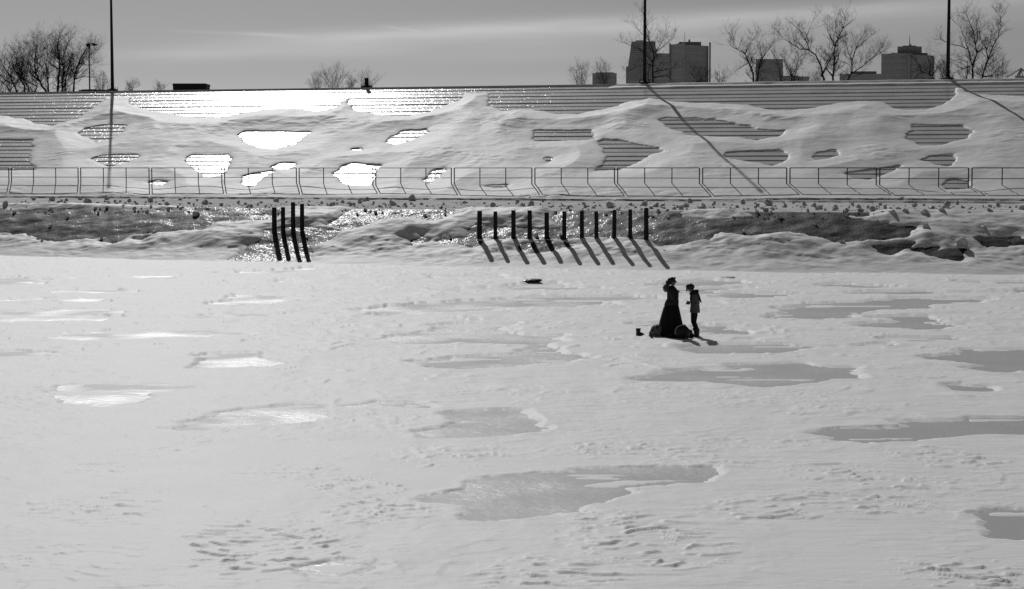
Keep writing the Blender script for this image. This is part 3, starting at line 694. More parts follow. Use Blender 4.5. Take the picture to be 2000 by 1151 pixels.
# ------------------------------------------------------------------ bare trees
def polyline_resample(pts, step):
    out = [pts[0]]
    for a, b in zip(pts[:-1], pts[1:]):
        n = max(1, int((b - a).length / step))
        for k in range(1, n + 1): out.append(a.lerp(b, k / n))
    return out
def twig(mb, r, p, d, length, rad, depth, up):
    n = 3 if depth > 0 else 2; pts = [p.copy()]; q = p.copy(); dd = d.copy()
    for k in range(n):
        dd = (dd + Vector((r.gauss(0, .22), r.gauss(0, .22), r.gauss(0, .16) + up))).normalized()
        q = q + dd * (length / n); pts.append(q.copy())
    mb.tube(pts, [rad * (1 - 0.62 * k / n) for k in range(n + 1)], 3, False)
    if depth <= 0: return
    for k in range(r.randint(3, 4) if depth > 1 else r.randint(4, 6)):
        f = r.uniform(0.25, 1.0) * n; i = min(n - 1, int(f)); b = pts[i].lerp(pts[i + 1], f - i)
        side = Vector((r.gauss(0, 1), r.gauss(0, 1), r.gauss(0, 0.7))).normalized()
        twig(mb, r, b, (dd * 0.75 + side * 0.75 + Vector((0, 0, 0.15))).normalized(), length * r.uniform(0.42, 0.7), rad * 0.55, depth - 1, up)
def tree(name, label, limbs, dist, seed, r0=0.16, dens=0.62, blen=1.25, depth=2, wind=0.0, group='bare winter trees behind the ridge', cat='tree', start=0.35, up=0.10):
    """limbs: pixel polylines; each limb gets its own depth so the crown is round"""
    r = random.Random(seed); b0 = limbs[0][0]; base = Vector(at_y(b0[0], b0[1], dist)); base.z = min(base.z, GZ + 0.1)
    r0 = r0 * 0.88
    e = empty(name, base); tag(e, label, cat, group)
    tr, cr = MB(), MB(); done = []
    for li, L in enumerate(limbs):
        off = 0.0; rr_ = r0
        lean = r.uniform(-0.4, 0.4)
        if done:                                    # start on the nearest point of an earlier limb
            best = min(done, key=lambda c: (c[0] - L[0][0]) ** 2 + (c[1] - L[0][1]) ** 2)
            if (best[0] - L[0][0]) ** 2 + (best[1] - L[0][1]) ** 2 < 15 ** 2: off = best[2]; rr_ = best[3] * 0.8
            else: off = r.uniform(-1.0, 1.0); rr_ = r0 * 0.8
        pts = []; tot = 0
        for k, (px, py) in enumerate(L):
            if k: tot += math.hypot(px - L[k - 1][0], py - L[k - 1][1]) * dist / F
            y = dist + off + lean * tot
            pts.append(Vector(at_y(px + (r.uniform(-1.2, 1.2) if k else 0), py, y)) - base)
        pts = polyline_resample(pts, 0.45); n = len(pts)
        for k in range(1, n): pts[k] = pts[k] + Vector((r.gauss(0, .03), r.gauss(0, .05), r.gauss(0, .02)))
        rad = [max(0.016, rr_ * (1 - 0.86 * (k / (n - 1)) ** 0.8)) for k in range(n)]
        tr.tube(pts, rad, 6)
        for k, (px, py) in enumerate(L):
            kk = min(n - 1, int(round(k * (n - 1) / max(1, len(L) - 1)))); done.append((px, py, dist and (pts[kk].y + base.y - dist), rad[kk]))
        length = n * 0.45
        kmin = int(n * (start if li == 0 else 0.12))
        for k in range(kmin, n):
            m = dens * (0.6 + 0.8 * k / n) * 4.3
            cnt = int(m) + (r.random() < m - int(m))
            for _ in range(cnt):
                d = (pts[k] - pts[k - 1]).normalized() if k else Vector((0, 0, 1))
                side = Vector((r.gauss(0, 1) + wind, r.gauss(0, 1), r.gauss(0, 0.5))).normalized()
                twig(cr, r, pts[k], (d * 0.6 + side * 0.8 + Vector((0, 0, 0.2))).normalized(), blen * r.uniform(0.55, 1.15) * (1.1 - 0.35 * k / n), max(0.010, min(0.026, rad[k] * 0.4)), depth, up)
    tr.build('trunk', 'bark', e); cr.build('crown', 'bark', e)
    return e
B = 202
tree('bare_tree', 'bare many-stemmed tree at far left, leaning out of the frame', [[(40, B), (30, 172), (18, 148), (8, 130), (-2, 112)], [(34, B), (14, 170), (-8, 150)], [(30, B), (8, 182), (-15, 168)], [(27, 165), (10, 158), (-5, 140)]], 178, 1, 0.13, 1.25, 1.75)
tree('bare_tree', 'bare tree with arching stems, second of the left clump', [[(48, B), (46, 168), (36, 146), (27, 132), (20, 114)], [(62, B), (56, 172), (44, 150), (41, 126), (48, 98)], [(40, 150), (30, 128), (34, 106)]], 176, 2, 0.15, 1.25, 1.75)
tree('bare_tree', 'bare round-crowned tree in the middle of the left clump', [[(92, B), (88, 178), (78, 160), (70, 145), (66, 118), (72, 92), (74, 80)], [(78, 160), (60, 143), (52, 126), (58, 102)], [(95, 190), (93, 155), (91, 130), (94, 108), (92, 92)], [(70, 146), (79, 125), (80, 100)], [(66, 190), (70, 170), (52, 160)]], 174, 3, 0.16, 1.25, 1.75)
tree('bare_tree', 'tallest bare tree of the left clump, twin upright stems', [[(114, B), (113, 165), (116, 140), (118, 115), (113, 98), (115, 74)], [(120, B), (121, 165), (124, 140), (122, 118), (130, 98), (136, 80)], [(127, B), (128, 160), (134, 136), (140, 112), (143, 96)], [(117, 118), (107, 105), (101, 90)], [(114, 135), (103, 130), (96, 122)]], 172, 4, 0.19, 1.25, 1.75)
tree('bare_tree', 'bare tree of the left clump leaning right towards the lamp post', [[(143, B), (144, 165), (145, 145), (153, 122), (160, 108), (168, 92)], [(145, 146), (160, 128), (176, 108), (182, 98)], [(148, 155), (165, 148), (178, 152)], [(155, 125), (172, 128), (184, 124)]], 175, 5, 0.15, 1.25, 1.7, wind=0.4)
tree('bare_tree', 'tall bare tree behind the middle pole', [[(1274, B), (1274, 150), (1275, 122), (1277, 106), (1270, 85), (1265, 62), (1260, 40), (1252, 20)], [(1277, 106), (1288, 90), (1298, 72), (1303, 58)], [(1279, 103), (1293, 94), (1308, 80), (1316, 72)], [(1275, 122), (1257, 100), (1236, 90), (1214, 82)], [(1275, 142), (1298, 136), (1325, 132)], [(1275, 152), (1300, 148), (1318, 160)], [(1268, 80), (1250, 60), (1240, 45)], [(1275, 130), (1262, 125), (1240, 130), (1226, 140)], [(1270, B), (1266, 160), (1268, 135)]], 165, 6, 0.11, 0.6, 1.3, start=0.45)
tree('bare_tree', 'bare twisted tree left of the low grey block', [[(1466, B), (1470, 168), (1472, 145), (1463, 122), (1455, 104), (1441, 98), (1428, 88)], [(1456, 105), (1460, 92), (1470, 80), (1478, 64)], [(1474, B), (1478, 160), (1482, 134), (1490, 115), (1500, 98), (1508, 84)], [(1463, 122), (1450, 130), (1435, 140)], [(1441, 98), (1430, 78), (1424, 66)], [(1482, 134), (1488, 110), (1484, 84)]], 168, 7, 0.15, 0.85, 1.4)
tree('bare_tree', 'bare tree with crooked twin stems in front of the low grey block', [[(1540, B), (1546, 150), (1556, 132), (1560, 112), (1556, 96)], [(1552, B), (1553, 150), (1561, 130), (1570, 115)], [(1546, 150), (1538, 130), (1530, 112)], [(1526, B), (1524, 150), (1520, 128), (1512, 110)]], 166, 8, 0.11, 0.8, 1.2)
tree('bare_tree', 'bare tree with a long limb sweeping left, middle of the right group', [[(1609, B), (1609, 155), (1603, 125), (1592, 108), (1582, 98), (1573, 78), (1563, 62), (1552, 48)], [(1582, 98), (1562, 96), (1545, 86), (1528, 72), (1512, 56)], [(1573, 78), (1580, 58), (1588, 42)], [(1562, 97), (1552, 84), (1548, 66)], [(1604, 150), (1616, 128), (1624, 112), (1628, 100)]], 163, 9, 0.15, 0.8, 1.35, start=0.5)
tree('bare_tree', 'tallest bare tree of the right group, plume-shaped crown', [[(1626, B), (1627, 150), (1630, 118), (1630, 95), (1636, 76), (1646, 56), (1651, 40), (1650, 28)], [(1631, 92), (1622, 76), (1616, 62), (1614, 50)], [(1636, 76), (1630, 55), (1633, 40)], [(1646, 56), (1658, 46)], [(1627, 150), (1618, 138), (1610, 128)], [(1628, 130), (1638, 115), (1640, 98)]], 164, 10, 0.15, 0.85, 1.3)
tree('bare_tree', 'bare tree with limbs sweeping right above the low dark building', [[(1640, B), (1652, 165), (1663, 140), (1664, 118), (1672, 96), (1688, 82), (1702, 68)], [(1660, 146), (1684, 130), (1704, 112), (1722, 96)], [(1664, 118), (1656, 98), (1654, 84)], [(1672, 96), (1676, 80), (1686, 68)], [(1690, 126), (1712, 108), (1726, 100)]], 166, 11, 0.12, 0.85, 1.4)
tree('bare_tree', 'small dark tree with an arched limb before the broad tower', [[(1828, B), (1827, 162), (1820, 148), (1806, 142), (1792, 146), (1784, 158)], [(1815, 145), (1816, 128), (1812, 112)], [(1820, 148), (1832, 132), (1842, 118)], [(1800, 143), (1796, 128), (1788, 118)]], 168, 12, 0.14, 0.95, 1.3)
tree('bare_tree', 'rightmost large bare tree, three spreading trunks beside the right pole', [[(1896, B), (1899, 150), (1902, 122), (1907, 104), (1906, 85), (1901, 62), (1895, 44), (1887, 24)], [(1900, 130), (1891, 98), (1886, 76), (1875, 56), (1864, 44)], [(1891, 97), (1875, 91), (1856, 86), (1838, 78)], [(1905, B), (1918, 150), (1930, 116), (1938, 92), (1950, 72), (1955, 52), (1955, 36), (1951, 26)], [(1955, 37), (1963, 28)], [(1930, 116), (1928, 98), (1935, 80), (1936, 62)], [(1928, 98), (1915, 80), (1912, 62)], [(1906, 86), (1908, 62), (1907, 42)], [(1889, B), (1889, 155), (1888, 122), (1876, 116), (1862, 118)], [(1918, 150), (1934, 148), (1946, 138), (1958, 128)], [(1895, 130), (1880, 134), (1868, 142)], [(1907, 103), (1916, 97)], [(1933, 150), (1950, 148), (1962, 150)]], 160, 13, 0.15, 0.75, 1.35)
for k, (lab, c, top, hw, dist, ln) in enumerate((('small bare tree in the thicket near the pole stump', 652, 144, 26, 235, 1.7), ('small bare sapling at the left edge of the thicket', 617, 150, 14, 238, 1.3), ('small bare tree directly behind the pole stump', 717, 152, 18, 232, 1.4), ('slender bare sapling between thicket and pole stump', 686, 158, 8, 234, 1.0),
        ('small fan-shaped bare tree left of the low flat block', 1134, 134, 18, 225, 1.5), ('bare treetop showing above the low flat block', 1178, 128, 12, 222, 1.1), ('tiny bare shrub just right of the left pole', 256, 165, 9, 215, 0.9), ('low bare shrub left of the dark cabin roof', 312, 168, 16, 225, 0.8),
        ('low bare thicket right of the big stepped tower', 1408, 146, 16, 200, 1.2), ('low scrubby tree behind the middle right trees', 1596, 146, 16, 205, 1.2), ('bare shrub in front of the stepped tower', 1370, 138, 22, 200, 1.3), ('leafless bush left of the right pole', 1846, 128, 14, 190, 1.3), ('low spreading bush at the foot of the rightmost tree', 1946, 128, 18, 180, 1.3),
        ('scrubby shrub with a few clinging leaves beside the lamp post', 198, 156, 14, 185, 1.0))):
    rr = random.Random(300 + k); limbs = []
    for j in range(6):
        u = (j - 2.5) / 2.5
        limbs.append([(c + u * 2, B - 10), (c + u * hw * 0.45, 175 - (175 - top) * 0.35), (c + u * hw * 0.8 + rr.uniform(-2, 2), top + abs(u) * 10 + rr.uniform(-3, 4))])
    tree('bare_shrub', lab, limbs, dist, 320 + k, 0.06, 0.55, ln, 2, group='low bare shrubs along the skyline', cat='shrub', start=0.2, up=0.16)

# ------------------------------------------------------------------ skyline
def far_block(parent, px0, px1, py_top, dist, depth, name='block', m='far', bands=0, band_h=3.4, py_bot=185, skew=0.0):
    a = at_y(px0, py_top, dist); b = at_y(px1, py_top, dist); z0 = 0.0
    w = MB(); ox, oy, _ = parent.location
    sk = skew
    q = [(a[0] - ox, dist - oy), (b[0] - ox, dist + sk - oy), (b[0] - ox + depth * b[0] / dist, dist + sk + depth - oy), (a[0] - ox + depth * a[0] / dist, dist + depth - oy)]
    w.rings([[(x, y, z0) for x, y in q], [(x, y, a[2]) for x, y in q]])
    o = w.build(name, m, parent)
    if bands:
        g = MB(); zt = a[2] - 2.5
        for k in range(bands):
            z1 = zt - k * band_h
            if z1 < 20: break
            e0 = Vector((*q[0], 0)); e1 = Vector((*q[1], 0)); nn = (e1 - e0); nrm = Vector((nn.y, -nn.x, 0)).normalized()
            f0 = e0.lerp(e1, 0.04) + nrm * 0.12; f1 = e0.lerp(e1, 0.96) + nrm * 0.12
            b0 = f0 - nrm * 0.3; b1 = f1 - nrm * 0.3
            rs = [[(p.x, p.y, z1 - band_h * 0.5) for p in (f0, f1, b1, b0)], [(p.x, p.y, z1) for p in (f0, f1, b1, b0)]]
            g.rings(rs)
        gb = g.build('window_bands', 'far_glass', o); gb['kind'] = 'stuff'
    return o
def building(px, dist, label):
    p = at_y(px, 170, dist); e = empty('building', (p[0], p[1], 0)); return tag(e, label, 'building', 'distant city blocks on the skyline')
b = building(1180, 900, 'low flat-roofed grey block behind the fan-shaped bare tree'); far_block(b, 1157, 1204.5, 143, 900, 25, 'block', bands=6)
far_block(b, 1163, 1199, 141.6, 906, 15, 'roof_edge')
b = building(1255, 1400, 'tall tower with sloping left side behind the middle pole')
def prism(parent, pts, dist, depth, name, m='far'):
    q = [at_y(x, y, dist) for x, y in pts]; ox, oy, _ = parent.location
    MB().rings([[(p[0] - ox, 0 + dist - oy, p[2]) for p in q], [((p[0]) * (1 + depth / dist) - ox, dist + depth - oy, p[2]) for p in q]]).build(name, m, parent)
prism(b, [(1222.5, 190), (1222.5, 130), (1226.5, 130), (1233.5, 81.5), (1240, 81.5), (1243, 79), (1256, 79), (1260, 81), (1280, 81), (1280.5, 92), (1283, 104), (1283, 190)], 1400, 40, 'tower')
for k in range(22):
    y = 86 + k * 4.4
    if y > 160: break
    xl = 1233.5 - (y - 81.5) / 48.5 * 7 if y < 130 else 1224
    p0 = at_y(xl + 1.5, y, 1399.8); p1 = at_y(1279, y + 1.8, 1399.8); ox, oy, _ = b.location
    MB().box((p0[0] - ox, -0.25, p1[2]), (p1[0] - ox, 0.3, p0[2])).build('window_band', 'far_glass', b)
b = building(1294, 1500, 'mid-height block between the two tallest towers'); far_block(b, 1279, 1309, 104.5, 1500, 30, 'block', bands=12, band_h=5)
b = building(1347, 1300, 'largest stepped tower with antenna and drifting steam')
far_block(b, 1307, 1334, 87.5, 1316, 26, 'left_wing', skew=-14, bands=18, band_h=4.6)
far_block(b, 1337.5, 1388, 87.5, 1301, 40, 'right_wing', skew=14, bands=18, band_h=4.6)
far_block(b, 1333, 1338, 82.5, 1299, 8, 'corner_pier')
far_block(b, 1307, 1310, 84.5, 1314, 4, 'corner_pier'); far_block(b, 1385, 1388.6, 83, 1313, 6, 'corner_pier')
far_block(b, 1326, 1369.5, 82, 1318, 18, 'roof_house'); far_block(b, 1322, 1330, 85, 1317.5, 12, 'roof_house')
def antenna(parent, px, y0, y1, dist, w=0.5):
    p = at_y(px, y0, dist); q = at_y(px, y1, dist); ox, oy, _ = parent.location
    MB().tube([(p[0] - ox, dist - oy, p[2]), (p[0] - ox, dist - oy, q[2])], [w, w * 0.5], 6).build('antenna', 'far', parent)
antenna(b, 1337.3, 83, 63, 1301, 0.22); antenna(b, 1346.3, 83, 77, 1320, 0.9)
b = building(1502, 950, 'squat grey block with mast among the bare trees'); far_block(b, 1476, 1529.5, 115.5, 950, 30, 'block', bands=9, band_h=4); antenna(b, 1511.5, 116, 42, 952, 0.14)
b = building(1541, 420, 'low dark flat building just beyond the ridge'); far_block(b, 1503, 1580.5, 149.5, 420, 14, 'block'); far_block(b, 1515, 1560, 148.4, 423, 8, 'roof_edge')
b = building(1686, 500, 'low dark building with raised roof before the broad tower'); far_block(b, 1640, 1731, 144.5, 500, 20, 'block', bands=2, band_h=4); far_block(b, 1661, 1712, 139.5, 503, 12, 'roof_house')
b = building(1776, 1250, 'broad tower with set-back crown and antenna at right')
far_block(b, 1721.5, 1776, 105.5, 1262, 30, 'left_wing', skew=-10, bands=16, band_h=4.6); far_block(b, 1776.2, 1831, 107, 1252, 30, 'right_wing', skew=10, bands=16, band_h=4.6)
far_block(b, 1740, 1812, 103.6, 1270, 20, 'roof_house'); far_block(b, 1753, 1800.5, 91, 1268, 18, 'crown', bands=2, band_h=4); far_block(b, 1763, 1790, 89.3, 1270, 10, 'crown_roof')
far_block(b, 1774.5, 1777.5, 105, 1250.5, 3, 'corner_pier')
antenna(b, 1776.5, 90, 70, 1272, 0.35); antenna(b, 1778, 90, 86.5, 1272, 1.0)
b = building(1993, 700, 'building topped by an open pyramid frame at the right edge'); far_block(b, 1982.5, 2040, 148, 700, 20, 'block')
apex = at_y(1994, 134, 704); ox, oy, _ = b.location
A = Vector((apex[0] - ox, 704 - oy, apex[2]))
for px, dy in ((1983, -3), (2006, -3), (1983.5, 12), (2006.5, 12)):
    p = at_y(px, 148, 704); MB().tube([(p[0] - ox, 704 + dy - oy, p[2]), A], 0.32, 6).build('frame_bar', 'far', b)
for px in (1991.5, 1997):
    p = at_y(px, 148, 701); MB().tube([(p[0] - ox, 701 - oy, p[2]), A + Vector((0, -1, -0.8))], 0.16, 6).build('frame_bar', 'far', b)
# steam over the stepped tower
sm = bpy.data.materials.new('steam'); sm.use_nodes = True; n, l = sm.node_tree.nodes, sm.node_tree.links; n.clear()
o_ = n.new('ShaderNodeOutputMaterial'); pv = n.new('ShaderNodeVolumePrincipled'); tn = n.new('ShaderNodeTexNoise'); tn.inputs['Scale'].default_value = 0.35; tn.inputs['Detail'].default_value = 4
g = n.new('ShaderNodeNewGeometry'); l.new(g.outputs['Position'], tn.inputs['Vector']); mr = n.new('ShaderNodeMapRange'); l.new(tn.outputs[0], mr.inputs[0])
mr.inputs[1].default_value = 0.45; mr.inputs[2].default_value = 0.75; mr.inputs[3].default_value = 0.0; mr.inputs[4].default_value = 0.22; pv.inputs['Color'].default_value = (0.95, 0.95, 0.95, 1); pv.inputs['Anisotropy'].default_value = 0.5
l.new(mr.outputs[0], pv.inputs['Density']); l.new(pv.outputs[0], o_.inputs['Volume'])
M['steam'] = sm
p = at_y(1362, 77.5, 1330); e = lumpy(77, 0.5, 1.2, 0, (7.2, 3.0, 1.7)).build('steam', 'steam'); e.location = p; tag(e, 'thin white steam blowing off the stepped tower roof', 'steam', kind='stuff')

# ------------------------------------------------------------------ lamp post, cabin, planks behind the ridge
p = at_y(175.3, 178, 172); z0 = GZ
e = empty('lamp_post', (p[0], p[1], z0)); tag(e, 'thin lamp post with two floodlight heads beside the left tree clump', 'lamp post')
zt = at_y(175, 86, 172)[2] - z0; k_ = 172 / F
MB().tube([(0, 0, 0), (0, 0, zt)], [0.075, 0.05], 8).build('shaft', 'steel', e)
MB().tube([(-0.1, 0, zt - 0.03), (0.1, 0.1, zt + 0.06), (0.45, 0.1, zt - 0.02)], 0.035, 6).build('arm', 'steel', e)
h1 = MB().loft([(-0.05, 0, zt - 0.26, 0.10, 0.10), (-0.07, 0, zt - 0.18, 0.19, 0.16), (-0.07, 0, zt - 0.05, 0.22, 0.2), (-0.07, 0, zt + 0.04, 0.12, 0.12)], 14).build('lamp_head', 'steel', e, True)
h2 = MB().rings([[(0.24, -0.15, zt + 0.08), (0.24, 0.2, zt + 0.08), (0.30, 0.2, zt - 0.10), (0.30, -0.15, zt - 0.10)], [(0.42, -0.2, zt + 0.06), (0.42, 0.25, zt + 0.06), (0.44, 0.25, zt - 0.2), (0.44, -0.2, zt - 0.2)], [(0.80, -0.12, zt - 0.03), (0.80, 0.15, zt - 0.03), (0.76, 0.15, zt - 0.12), (0.76, -0.12, zt - 0.12)]]).build('lamp_head', 'steel', e, bevel=0.02)
MB().rings([[(0.04, -0.06, zt - 0.42), (0.2, -0.06, zt - 0.42), (0.2, 0.06, zt - 0.42), (0.04, 0.06, zt - 0.42)], [(0.06, -0.06, zt - 0.34), (0.16, -0.06, zt - 0.34), (0.16, 0.06, zt - 0.34), (0.06, 0.06, zt - 0.34)]]).build('ballast_box', 'steel', e)
a = at_y(340.5, 164, 176); c = at_y(407.5, 178, 176); w = c[0] - a[0]
e = empty('cabin', ((a[0] + c[0]) / 2, 176, GZ)); tag(e, 'dark cabin roof with rounded corners showing above the glaring ridge', 'cabin')
zt = a[2] - GZ
MB().box((-w / 2 + 0.06, -1.1, 0), (w / 2 - 0.06, 1.1, zt - 0.28)).build('wall', 'steel', e)
MB().box((-w / 2, -1.2, zt - 0.3), (w / 2, 1.2, zt)).build('roof', 'steel', e, bevel=0.13)
x, y, z = ridge_pt(192, 0.6); e = empty('ridge_plank', (x, y, z), -TH); tag(e, 'dark plank lying along the ridge at the foot of the left pole', 'plank')
MB().box((-1.9, -0.12, 0.0), (1.0, 0.12, 0.10)).build('board', 'wood', e, bevel=0.01); MB().box((-1.6, -0.10, 0.101), (-0.2, 0.10, 0.15)).build('board', 'wood', e, bevel=0.01)

# ------------------------------------------------------------------ people
def skin(name, nodes, edges, m, parent, root=0, sub=2):
    """nodes: (x, y, z, r)"""
    me = bpy.data.meshes.new(name); me.from_pydata([n[:3] for n in nodes], edges, []); me.update()
    o = link(name, me, m, parent); md = o.modifiers.new('skin', 'SKIN'); md.use_smooth_shade = True; md.branch_smoothing = 0.6
    for i, n in enumerate(nodes):
        sv = me.skin_vertices[0].data[i]; rx = n[3]; sv.radius = (rx, rx if len(n) < 5 else n[4]); sv.use_root = (i == root)
    s = o.modifiers.new('sub', 'SUBSURF'); s.levels = sub; s.render_levels = sub
    return o
def chain(nodes, edges, start, pts):
    prev = start
    for p in pts:
        nodes.append(p); edges.append((prev, len(nodes) - 1)); prev = len(nodes) - 1
    return prev
def hand(nodes, edges, wrist, w, fwd, out, curl, sc=1.0):
    """palm and five bent fingers; fwd along the palm, out across the knuckles, curl = bend direction"""
    w, fwd, out, curl = Vector(w), Vector(fwd).normalized(), Vector(out).normalized(), Vector(curl).normalized()
    palm = w + fwd * 0.05 * sc; ip = chain(nodes, edges, wrist, [(*palm, 0.026 * sc)])
    kn = palm + fwd * 0.03 * sc; ik = chain(nodes, edges, ip, [(*kn, 0.026 * sc)])
    for k, L in enumerate((0.9, 1.0, 0.95, 0.78)):
        b = kn + out * (0.027 - 0.018 * k) * sc + fwd * 0.012
        a1 = b + (fwd * 0.8 + curl * 0.6) * 0.034 * L * sc; a2 = a1 + (fwd * 0.2 + curl) * 0.028 * L * sc; a3 = a2 + (curl - fwd * 0.4) * 0.02 * L * sc
        chain(nodes, edges, ik, [(*b, 0.0095), (*a1, 0.009), (*a2, 0.0085), (*a3, 0.007)])
    tb = palm + out * 0.03 * sc; chain(nodes, edges, ip, [(*tb, 0.012), (*(tb + (out * 0.5 + fwd * 0.7 + curl * 0.4) * 0.035), 0.010), (*(tb + (out * 0.4 + fwd * 0.9 + curl * 1.0) * 0.055), 0.008)])
def head_nodes(nodes, edges, neck, c, fwd, up):
    """skull, jaw, nose, ears"""
    c, f, u = Vector(c), Vector(fwd).normalized(), Vector(up).normalized(); sd_ = f.cross(u)
    j = c - u * 0.045 - f * 0.02
    i0 = chain(nodes, edges, neck, [(*j, 0.078)]); i1 = chain(nodes, edges, i0, [(*(c + u * 0.02 - f * 0.005), 0.108)]); chain(nodes, edges, i1, [(*(c + u * 0.085 - f * 0.012), 0.058)])
    chain(nodes, edges, i0, [(*(c - u * 0.062 + f * 0.03), 0.070), (*(c - u * 0.09 + f * 0.055), 0.045)])
    chain(nodes, edges, i1, [(*(c + f * 0.085 - u * 0.005), 0.034), (*(c + f * 0.118 - u * 0.028), 0.018)])
    for q in (-1, 1): chain(nodes, edges, i1, [(*(c + sd_ * q * 0.082 - u * 0.01 - f * 0.01), 0.018), (*(c + sd_ * q * 0.094 - u * 0.005 - f * 0.02), 0.014)])
def face_bits(parent, c, fwd, up):
    c, f, u = Vector(c), Vector(fwd).normalized(), Vector(up).normalized(); sd_ = f.cross(u)
    for q in (-1, 1):
        p = c + f * 0.074 + sd_ * q * 0.030 + u * 0.008; mb = MB()
        mb.v = [tuple(p + v * 0.012) for v in IV]; mb.f = list(IF); mb.build('eye', 'eye', parent, True)
    p = c + f * 0.078 - u * 0.064
    MB().tube([p - sd_ * 0.022 - f * 0.01, p + f * 0.003, p + sd_ * 0.022 - f * 0.01], [0.004, 0.007, 0.004], 6).build('mouth', 'eye', parent, True)
def fluff(center, size, seed, name, m, parent, amp=0.3, freq=2.2, strands=0, sr=0.006, sl=0.06, mask=None):
    mb = MB(); off = Vector((seed * 3.1, seed * 1.7, seed * 0.9)); c = Vector(center); r = random.Random(seed)
    for v in IV:
        g = 1 + amp * mnoise.noise(v * freq + off) + amp * 0.5 * mnoise.noise(v * freq * 2.7 + off)
        mb.v.append(tuple(c + Vector((v.x * size[0], v.y * size[1], v.z * size[2])) * g))
    mb.f = list(IF)
    for _ in range(strands):
        d = Vector((r.gauss(0, 1), r.gauss(0, 1), r.gauss(0, 1))).normalized()
        if mask and not mask(d): continue
        p = c + Vector((d.x * size[0], d.y * size[1], d.z * size[2])) * 0.92; t = (d + Vector((r.gauss(0, .7), r.gauss(0, .7), r.gauss(0, .7)))).normalized()
        q = p + t * sl * r.uniform(0.5, 1.2); t2 = (t + Vector((r.gauss(0, .8), r.gauss(0, .8), r.gauss(0, .8)))).normalized()
        mb.tube([p, q, q + t2 * sl * 0.6], [sr, sr * 0.8, sr * 0.3], 4)
    return mb.build(name, m, parent, True)

# woman in the long dark gown, facing right
G = at_z(1311, 657, 0.05)
wm = empty('person', (G[0], G[1], 0.045), 0.0)
tag(wm, 'person in a long dark flared gown and fur-hooded coat, gazing right, hands at chest', 'person')
N_ = [(0.0, 0.0, 0.98, 0.13, 0.15)]; E_ = []
i_t = chain(N_, E_, 0, [(0.01, 0, 1.12, 0.10, 0.13), (0.03, 0, 1.25, 0.115, 0.15), (0.01, 0, 1.36, 0.09, 0.14)])
i_n = chain(N_, E_, i_t, [(0.015, 0, 1.44, 0.048), (0.025, 0, 1.49, 0.045)])
HC = (0.035, 0, 1.565); head_nodes(N_, E_, i_n, HC, (1, 0, 0.05), (-0.05, 0, 1))
for q in (-1, 1):
    w_ = chain(N_, E_, i_t, [(0.0, q * 0.13, 1.35, 0.062), (0.0, q * 0.175, 1.32, 0.058), (0.02, q * 0.205, 1.12, 0.045), (0.05, q * 0.19, 1.05, 0.042), (0.13, q * 0.09, 1.16, 0.034), (0.155, q * 0.05, 1.215, 0.026)])
    hand(N_, E_, w_, (0.155, q * 0.05, 1.215), (0.25, -q * 0.35, 0.8), (0.9, -q * 0.2, -0.3), (0.1, -q, 0.1), 0.95)
    chain(N_, E_, 0, [(0.0, q * 0.09, 0.85, 0.095), (0.01, q * 0.095, 0.48, 0.062), (-0.02, q * 0.095, 0.10, 0.042), (0.02, q * 0.095, 0.045, 0.04), (0.12, q * 0.10, 0.03, 0.03)])
skin('body', N_, E_, 'skin', wm)
face_bits(wm, HC, (1, 0, 0.05), (-0.05, 0, 1))
fold = lambda a, k: (0.05 * math.sin(9 * a + 2.0 * k) + 0.03 * math.sin(5 * a + 1.3)) * max(0, k) ** 1.3
sk = [(0.02, 0, 1.06, 0.11, 0.13), (0.02, 0, 1.02, 0.125, 0.15), (0.014, 0, 0.95, 0.165, 0.20), (0.008, 0, 0.92, 0.185, 0.225), (-0.005, 0, 0.82, 0.222, 0.27), (-0.015, 0, 0.60, 0.275, 0.33), (-0.02, 0, 0.36, 0.328, 0.38), (-0.022, 0, 0.15, 0.37, 0.42), (-0.024, 0, 0.015, 0.40, 0.44)]
MB().loft(sk, 72, fold).build('skirt', 'black', wm, True)
jk = [(cx, cy, cz, rx * 1.1, ry) for cx, cy, cz, rx, ry in [(0.0, 0, 0.90, 0.19, 0.24), (0.015, 0, 1.0, 0.175, 0.205), (0.035, 0, 1.08, 0.150, 0.185), (0.04, 0, 1.17, 0.152, 0.19), (0.04, 0, 1.26, 0.152, 0.195), (0.02, 0, 1.34, 0.132, 0.19), (0.0, 0, 1.40, 0.105, 0.15), (0.005, 0, 1.445, 0.075, 0.085)]]
MB().loft(jk, 32, lambda a, k: 0.015 * math.sin(6 * a) + 0.012 * math.sin(11 * a + 9 * k)).build('coat', 'parka', wm, True)
for q in (-1, 1):
    MB().tube([(-0.005, q * 0.14, 1.365), (-0.005, q * 0.19, 1.31), (0.01, q * 0.225, 1.2), (0.02, q * 0.225, 1.10), (0.06, q * 0.20, 1.045), (0.115, q * 0.12, 1.13), (0.148, q * 0.062, 1.20)], [0.075, 0.08, 0.068, 0.062, 0.062, 0.052, 0.046], 14).build('sleeve', 'parka', wm, True)
    MB().tube([(0.14, q * 0.066, 1.19), (0.158, q * 0.05, 1.222)], [0.052, 0.05], 14).build('cuff', 'fur', wm, True)
fluff((-0.145, 0, 1.385), (0.10, 0.17, 0.11), 5, 'fur_hood', 'fur', wm, 0.25, 2.5, 160, 0.005, 0.020)
fluff((-0.03, 0, 1.41), (0.10, 0.12, 0.045), 6, 'collar', 'parka', wm, 0.15)
hair = fluff((0.0, 0, 1.60), (0.125, 0.108, 0.104), 7, 'hair', 'hair', wm, 0.22, 2.4, 60, 0.005, 0.010, lambda d: d.x < 0.5 or d.z > 0.5)
fluff((-0.075, 0, 1.545), (0.10, 0.10, 0.088), 8, 'hair_bun', 'hair', hair, 0.3, 2.6, 30, 0.005, 0.012)
